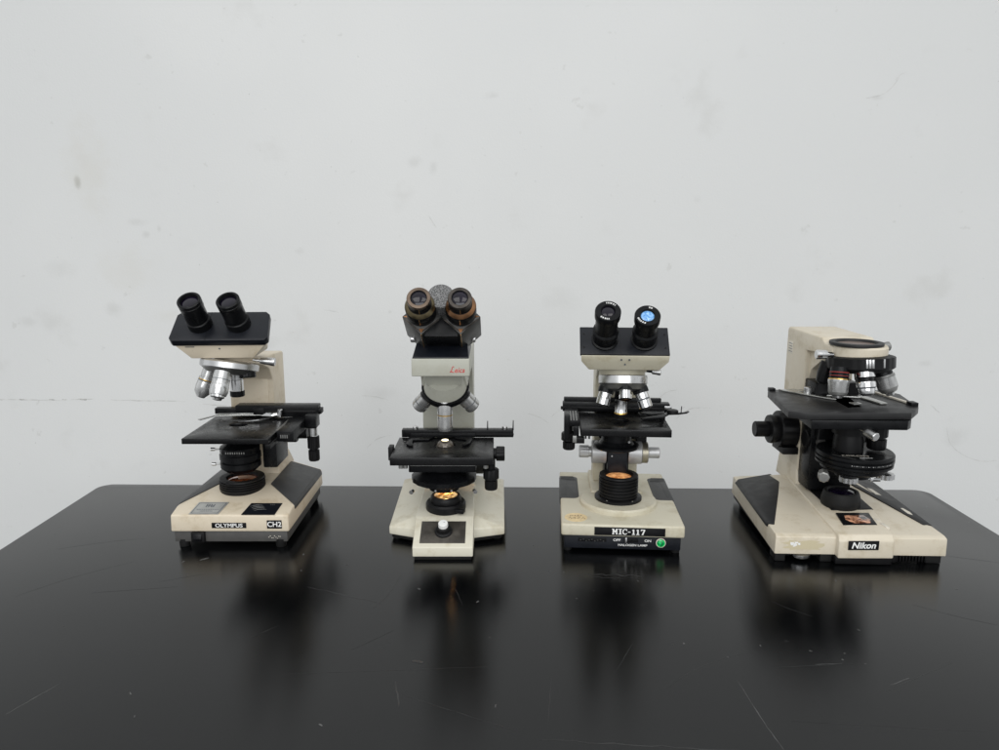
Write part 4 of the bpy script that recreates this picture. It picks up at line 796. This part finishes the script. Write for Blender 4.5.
# side pads
def pad4(pts, top, down, outer):
    b = B(MB4); b.hull([(x, y, z + top) for x, y, z in pts] + [(x, y, z - down) for x, y, z in pts] + outer, GREYPAD2, 0.12); return b.build('side_pad', base4)
pad4([(-11.45, 4.2, 4.04), (-10.7, 3.6, 4.14), (-4.9, 19.2, 5.12), (-5.2, 23.2, 5.05), (-10.6, 22.6, 4.25)], 0.10, 0.5, [(-11.66, 4.4, 3.6), (-11.2, 22.3, 3.8)])
rp = pad4([(11.2, 4.2, 4.06), (9.9, 4.0, 4.24), (4.9, 20.6, 5.42), (6.5, 23.4, 5.15), (10.9, 23.0, 4.3)], 0.10, 0.5, [(11.48, 4.4, 3.6), (11.3, 22.6, 3.8)])
for p in ([(8.0, 14.6), (8.9, 14.6), (8.6, 17.2), (7.8, 17.2)], [(9.5, 7.6), (10.1, 7.3), (10.3, 8.6), (9.9, 9.9), (9.4, 9.6), (9.85, 8.4)]):
    b = B(MB4); b.hull([(x, y, 5.42 - (x - 4.9) * 0.190 - (20.6 - y) * 0.0145 + dz) for x, y in p for dz in (-0.1, 0.16)], LABELW, 0); b.build('tape_scrap', rp)
b = B()
b.lathe([(2.6, 4.8), (2.7, 5.0), (2.72, 5.5), (2.72, 5.9), (2.5, 6.8), (2.35, 7.05), (2.0, 7.05), (1.8, 6.85), (0, 6.8)], RUBBER, (1.2, 9.9, 0), seg=64)
for k in range(5): b.box(1.6 + k * 0.22, 1.72 + k * 0.22, 8.2 + k * 0.12, 8.35 + k * 0.12, 6.84, 6.92, GREYMETAL, 0)
lh4 = b.build('lamp_housing', m4)
b = B(); b.lathe([(1.8, 6.75), (1.7, 6.95), (0.9, 7.08), (0, 7.1)], GLASS, (1.2, 9.9, 0)); b.build('lens', lh4)
# column and arm
b = B()
b.prism([(25.6, 4.6), (25.6, 28.9), (25.2, 29.35), (12.8, 29.35), (11.6, 28.7), (9.0, 28.6), (9.0, 27.2), (17.9, 26.6), (18.0, 4.6)], 'x', -2.3, 5.2, CREAM, 0.26, seg=3)
b.prism([(18.5, 27.0), (9.0, 27.4), (9.0, 26.6), (13.6, 25.9), (17.2, 23.8), (18.1, 22.0), (18.5, 21.0)], 'x', -1.55, 4.45, CREAM, 0.1)
b.lathe([(3.6, 26.8), (3.62, 27.0), (3.62, 28.6), (3.45, 28.85), (0, 28.85)], CREAM, (1.5, 8.9, 0), seg=72)
b.hull([(-2.5, 17.4, 4.8), (5.4, 17.4, 4.8), (-2.6, 25.8, 4.8), (5.6, 25.8, 4.8), (-2.35, 18.2, 8.2), (5.2, 18.2, 8.2), (-2.35, 25.5, 8.2), (5.2, 25.5, 8.2)], CREAM, 0.2)
arm4 = b.build('arm', m4)
b = B(); b.box(-2.325, -2.28, 23.0, 24.8, 25.2, 27.2, LABELW, 0.01)
for k in range(4):
    b.box(-2.34, -2.31, 23.2, 24.6, 25.5 + 0.42 * k, 25.6 + 0.42 * k, STICKINK, 0)
b.build('side_label', arm4, 'small printed paper label')
b = B(); b.lathe([(3.4, 28.8), (3.52, 28.9), (3.55, 29.1), (3.5, 29.25), (2.8, 29.28), (2.68, 29.1), (2.62, 28.95), (0, 28.93, simple('brown_mount_hollow', (0.17, 0.125, 0.105), 0.4, 0.2))], GREYPAD2, (0.95, 8.9, 0), seg=72); b.build('head_mount', m4, 'open round dovetail mount with dark rim')
b = B(); b.lathe([(0.35, 0), (0.35, 0.9), (0.62, 0.95, None, 0.05), (0.68, 2.3, None, 0.05), (0.55, 2.4), (0, 2.4)], CHROME, (-2.3, 8.6, 27.5), (-1, 0, 0), 28); b.build('lock_screw', m4)
b = B(); b.lathe([(0.3, 0), (0.3, 0.4), (0.6, 0.5), (0.66, 1.7), (0.5, 1.85), (0, 1.85)], GREYMETAL, (4.3, 9.6, 28.3), (0.95, 0.15, 0.1), 28); b.build('lock_screw', m4)
b = B(); b.box(-2.0, 4.6, 14.2, 18.2, 5.6, 22.3, BLACK, 0.2); b.box(-1.6, 4.4, 12.5, 14.3, 14.0, 19.2, BLACK, 0.15)
b.lathe([(1.35, 0), (1.35, 0.3), (1.2, 0.4), (0, 0.4)], BLACKP, (-1.95, 15.8, 13.3), (-1, 0, 0), 40)
b.lathe([(0.7, 0), (0.7, 0.5), (0.4, 0.55), (0, 0.55)], GREYBASE, (-0.6, 14.2, 13.2), (0, -1, 0), 24)
b.build('stage_bracket', m4)
for sx in (-1, 1):
    b = B(); x = -2.3 if sx < 0 else 5.2
    b.lathe([(2.5, -0.05), (2.9, 0.1), (2.95, 0.2, None, 0.05), (2.95, 2.5, None, 0.05), (2.8, 2.7), (2.1, 2.8), (2.3, 3.6), (2.2, 4.0), (1.2, 4.05), (1.25, 4.1, None, 0.04), (1.25, 6.1, None, 0.04), (1.1, 6.25), (0, 6.25)], BLACKP, (x, 20.3, 13.6), (sx, 0, 0), 64)
    b.box(min(x, x + sx * 2.4), max(x, x + sx * 2.4), 17.8, 22.6, 10.1, 11.2, BLACKP, 0.1)
    b.build('focus_knob', m4)
# nosepiece
C4 = vec(1.75, 9.0, 26.5); n4 = vec(0.03, -0.08, -0.99).normalized()
def d4(e, a=0.26): return (n4 * 0.966 + (e - n4 * e.dot(n4)).normalized() * a).normalized()
b = B(); b.lathe([(3.5, -0.95), (4.1, -0.8), (4.5, -0.65, None, 0.07), (4.5, 0.8, None, 0.07), (4.25, 1.0), (3.2, 1.5), (0, 1.6)], BLACKP, C4, n4, 88)
for a in (-104, -99, -94, -74): 
    e = vec(math.cos(R(a)), math.sin(R(a)), 0); e = (e - n4 * e.dot(n4)).normalized(); b.box(-0.14, 0.14, -0.6, 0.6, 0.0, 0.05, SATIN, 0.02, frame(C4 + e * 4.47, e, n4))
b.build('nosepiece', m4)
CO = C4 + vec(-0.8, 0.2, 0.17)
A_ = lambda a: vec(math.cos(R(a)), math.sin(R(a)), 0)
N1 = [(1.05, 0.6), (1.1, 1.2, BLACK), (1.14, 1.25, BLACK), (1.14, 1.40, DARKRED), (1.12, 1.45, BLACK), (1.12, 1.75, BLACK), (1.14, 1.78, DARKRED), (1.14, 1.84, DARKRED), (1.12, 1.9, BLACK), (1.12, 2.15, BLACK), (1.22, 2.2, GOLD), (1.22, 2.32, GOLD), (1.26, 2.36), (1.26, 2.7, None, 0.06), (1.2, 2.8), (1.12, 4.1), (0.95, 4.5, GREYMETAL), (0.6, 4.6, CHROME), (0.5, 4.9, CHROME), (0, 4.85, GLASS)]
N2 = [(1.1, 0.6), (1.15, 1.7, CHROME, 0.03), (1.18, 1.9, CHROME), (0.95, 2.0, BLACK), (0.95, 2.5, BLACK), (1.12, 2.55), (1.18, 2.7, CHROME), (1.18, 3.3, CHROME), (1.0, 3.5, STICKINK), (1.02, 3.6, CHROME), (0.9, 4.2, CHROME), (0.5, 4.5, CHROME), (0, 4.45, GLASS)]
N3 = [(1.05, 0.6), (1.12, 1.8, BLACK), (1.25, 1.85), (1.25, 2.25, GREYMETAL, 0.05), (1.2, 2.3), (1.2, 3.7), (0.9, 4.3, GREYMETAL), (0.6, 4.45, CHROME), (0.45, 4.8, CHROME), (0, 4.75, GLASS)]
N4 = [(1.0, 0.6), (1.05, 2.4, BLACK), (0.9, 3.6, BLACK), (0.5, 3.9, BLACK), (0, 3.85, GLASS)]
N5 = [(1.0, 0.6), (1.05, 3.2, GREYMETAL), (0.8, 4.0, GREYMETAL), (0.55, 4.3, CHROME), (0, 4.25, GLASS)]
FAT = lambda L, k=1.12: [(p[0] * k,) + tuple(p[1:]) for p in L]
N1, N2, N3 = FAT(N1), FAT(N2, 1.08), FAT(N3)
objective(m4, CO + A_(198) * 3.0 + vec(0, -1.2, -0.1), d4(A_(225), 0.16), N1, 'silver objective with red lettering band')
objective(m4, CO + A_(-88) * 2.9, d4(A_(-80), 0.15), N2, 'chrome objective with a black waist')
objective(m4, CO + A_(-15) * 3.0 + vec(0.3, 0, -0.3), d4(A_(-25), 0.33), N3, 'tapered silver objective pointing right')
objective(m4, CO + A_(150) * 3.1, d4(A_(160), 0.28), N4, 'black objective behind the others')
objective(m4, CO + A_(48) * 2.6, d4(A_(30), 0.22), N5)
# stage
b = B()
oc = [(-9.8, 3.95), (-7.85, 2.8), (6.3, 2.8), (9.1, 6.2), (10.9, 14.6), (9.4, 17.4), (-7.0, 17.9), (-8.1, 16.8)]
b.prism(oc, 'z', 19.55, 20.5, STAGEC, 0.08)
b.prism([(-7.0, 2.9), (5.6, 2.2), (6.6, 3.2), (7.0, 14), (-6.2, 14)], 'z', 18.25, 19.5, BLACK, 0.08)
b.prism([(-0.86, 5.86), (1.17, 6.28), (2.26, 12.6), (-0.65, 12.28)], 'z', 20.45, 20.52, simple('deep_black', (0.001, 0.001, 0.001), 0.95, spec=0.0), 0)
for k in range(14): b.box(-8.98, -8.9, 5.0 + k * 0.7, 5.05 + k * 0.7, 19.8, 20.2, GREYMETAL, 0, rotz(-4.5, (-9, 4)))
b.box(-7.8, -6.9, 16.8, 17.8, 20.3, 20.9, BLACK, 0.08); b.box(8.3, 9.3, 6.6, 8.0, 20.3, 21.0, BLACK, 0.08)
st4 = b.build('stage', m4)
b = B()
b.prism([(-6.4, 17.0), (-6.0, 16.2), (-1.8, 11.2), (-0.6, 10.2), (-0.4, 10.8), (-1.6, 12.5), (-4.5, 15.6), (-2.0, 15.2), (-1.0, 16.0), (-4.0, 17.2)], 'z', 20.55, 20.75, CLEARG, 0.03)
b.prism([(-0.9, 12.6), (3.4, 11.3), (4.4, 7.4), (5.4, 7.5), (4.6, 11.9), (-0.6, 13.4)], 'z', 20.55, 20.8, CLEARG, 0.03)
b.prism([(0.2, 8.0), (1.5, 8.3), (1.7, 7.3), (0.5, 7.0)], 'z', 20.55, 20.8, CLEARG, 0.03)
b.hull([(7.0, 15.5, 20.55), (7.5, 15.6, 20.55), (8.6, 7.4, 20.55), (9.0, 7.6, 20.55), (7.0, 15.5, 20.8), (7.5, 15.6, 20.8), (8.6, 7.4, 20.8), (9.0, 7.6, 20.8)], LABELW, 0.03)
b.lathe([(0.55, 20.5), (0.55, 21.5), (0.45, 21.6), (0, 21.6)], SATIN, (-3.0, 14.5, 0), seg=24)
b.build('slide_holder', st4)
b = B(); b.lathe([(1.15, 13.8), (1.3, 14.0, None, 0.06), (1.3, 15.3, None, 0.06), (1.0, 15.4), (1.0, 15.6), (1.4, 15.7, None, 0.06), (1.4, 17.4, None, 0.06), (0.9, 17.5), (0.9, 19.0), (0, 19.0)], BLACKP, (5.0, 8.6, 0), seg=48); b.build('stage_knob', st4)
b = B(); b.lathe([(0.3, 0), (0.3, 1.2, CHROME), (0.58, 1.25, None, 0.05), (0.62, 2.9, None, 0.05), (0.5, 3.0), (0, 3.0)], SATIN, (0.1, 4.0, 18.1), (0.3, -0.9, -0.18), 28); b.build('clamp_screw', st4)
# condenser
b = B(); ax = (2.15, 9.0, 0)
b.lathe([(2.4, 10.6), (4.2, 10.75), (4.5, 11.0), (4.5, 11.5), (5.0, 11.6), (5.2, 11.75), (5.2, 12.05), (4.95, 12.15), (4.95, 12.3), (5.28, 12.4), (5.28, 12.75), (5.05, 12.85), (5.05, 12.95), (5.28, 13.05), (5.25, 13.35), (5.1, 13.5), (0, 13.5)], BLACK, ax, seg=80)
b.lathe([(2.1, 13.4), (2.05, 15.2), (1.85, 15.9), (2.3, 16.0), (2.3, 18.4), (0, 18.4)], BLACKP, (1.25, 9.3, 0), seg=48)
b.text('NIKON', 0.75, frame((0.9, 6.1, 13.51), (0, 0, 1), (0.1, 1, 0)), LABELW, 0.004, 0.01, 0, 1.5)
b.box(1.0, 2.8, 4.95, 5.07, 13.5, 13.512, WHITE, 0)
b.tube([(4.4, 7.3, 13.5), (6.2, 5.9, 13.5)], 0.03, GREYBASE, 6); b.tube([(-2.0, 6.8, 13.5), (0.2, 4.4, 13.5)], 0.03, GREYBASE, 6)
for k in range(26):
    a = R(-118 + 2.6 * k + random.uniform(-0.4, 0.4)); b.box(-0.03, 0.03, -0.05, 0.05, 0, 0.012, SATIN if k % 3 else WHITE, 0, frame((2.15 + 5.285 * math.cos(a), 9.0 + 5.285 * math.sin(a), 12.58), (math.cos(a), math.sin(a), 0)))
b.box(-1.2, 3.4, 12.0, 14.4, 10.9, 13.2, BLACK, 0.12)
c4 = b.build('condenser', m4)
b = B(); b.lathe([(0.3, 0), (0.3, 0.5), (0.72, 0.55, None, 0.06), (0.78, 2.0, None, 0.06), (0.6, 2.15), (0, 2.15)], GREYMETAL, (-3.2, 6.6, 11.0), (-0.35, -0.93, -0.1), 32); b.build('centring_screw', c4)
for x, y, r in ((0.2, 5.2, 1.25), (6.0, 6.6, 1.25)):
    b = B(); b.lathe([(r * 0.8, 10.0), (r, 10.05, None, 0.14), (r, 10.75, None, 0.14), (r * 0.7, 10.85), (0, 10.85)], SATIN, (x - 0.4, y, 0), seg=40); b.build('adjusting_wheel', c4)
b = B(); b.lathe([(1.5, 9.6), (2.4, 9.8), (2.4, 10.7), (0, 10.7)], BLACK, (2.0, 8.8, 0), seg=40); b.box(2.6, 4.0, 4.6, 4.9, 10.2, 10.7, CHROME, 0.05); b.build('filter_holder', c4)

# ------------------------------------------------------------------ camera and light
cam = bpy.data.objects.new('camera', bpy.data.cameras.new('camera')); COL.objects.link(cam)
cam.location = (0, 0, 0.446); pitch = math.atan(145 / 750)
cam.rotation_euler = (math.pi / 2 - pitch, 0, 0)
cam.data.sensor_width = 36; cam.data.lens = 36 * 750 / 999; cam.data.clip_start = 0.02; cam.data.clip_end = 50
scene.camera = cam

def area(name, loc, sx, sy, power, col, target=None):
    l = bpy.data.lights.new(name, 'AREA'); l.shape = 'RECTANGLE'; l.size = sx; l.size_y = sy; l.energy = power; l.color = col
    o = bpy.data.objects.new(name, l); COL.objects.link(o); o.location = loc
    if target: o.rotation_euler = (Vector(target) - Vector(loc)).to_track_quat('-Z', 'Y').to_euler()
    return o
def bulb(rt, x, y, z, power, col, size):
    l = bpy.data.lights.new('lamp_bulb', 'POINT'); l.energy = power; l.color = col; l.shadow_soft_size = size * S
    o = bpy.data.objects.new('lamp_bulb', l); COL.objects.link(o); o.parent = rt; o.location = Vector((x, y, z)) * S
bulb(m2, -0.1, 8.7, 7.05, 0.11, (1.0, 0.55, 0.22), 0.12)
area('ceiling_lamp', (-0.9, -0.7, 2.3), 1.4, 1.4, 14, (1.0, 0.985, 0.96))
area('ceiling_lamp', (0.9, -0.7, 2.3), 1.4, 1.4, 14, (1.0, 0.985, 0.96))
area('front_fill', (0.0, -2.2, 1.35), 3.2, 1.6, 48, (0.97, 0.985, 1.0), (0, 1.2, 0.25))  # unseen fill panel added behind the camera to brighten front faces
world = bpy.data.worlds.new('World'); scene.world = world; world.use_nodes = True
wt = world.node_tree; bg = wt.nodes['Background']
tc = node(wt, 'ShaderNodeTexCoord'); sp = node(wt, 'ShaderNodeSeparateXYZ'); link(wt, tc.outputs['Generated'], sp.inputs[0])
up = ramp(wt, sp.outputs['Z'], -0.25, 0.15, 0.58, 1.0); fb = ramp(wt, sp.outputs['Y'], -0.9, 0.1, 0.62, 1.0)
mu = node(wt, 'ShaderNodeMath', operation='MULTIPLY'); link(wt, up, mu.inputs[0]); link(wt, fb, mu.inputs[1])
mv = node(wt, 'ShaderNodeMath', operation='MULTIPLY'); link(wt, mu.outputs[0], mv.inputs[0]); mv.inputs[1].default_value = 0.92
bg.inputs['Color'].default_value = (0.96, 0.985, 1.0, 1); link(wt, mv.outputs[0], bg.inputs['Strength'])
scene.view_settings.view_transform = 'Standard'; scene.view_settings.look = 'None'; scene.view_settings.exposure = 0.13; scene.view_settings.gamma = 1.0
scene.render.engine = 'CYCLES'
scene.cycles.use_denoising = True
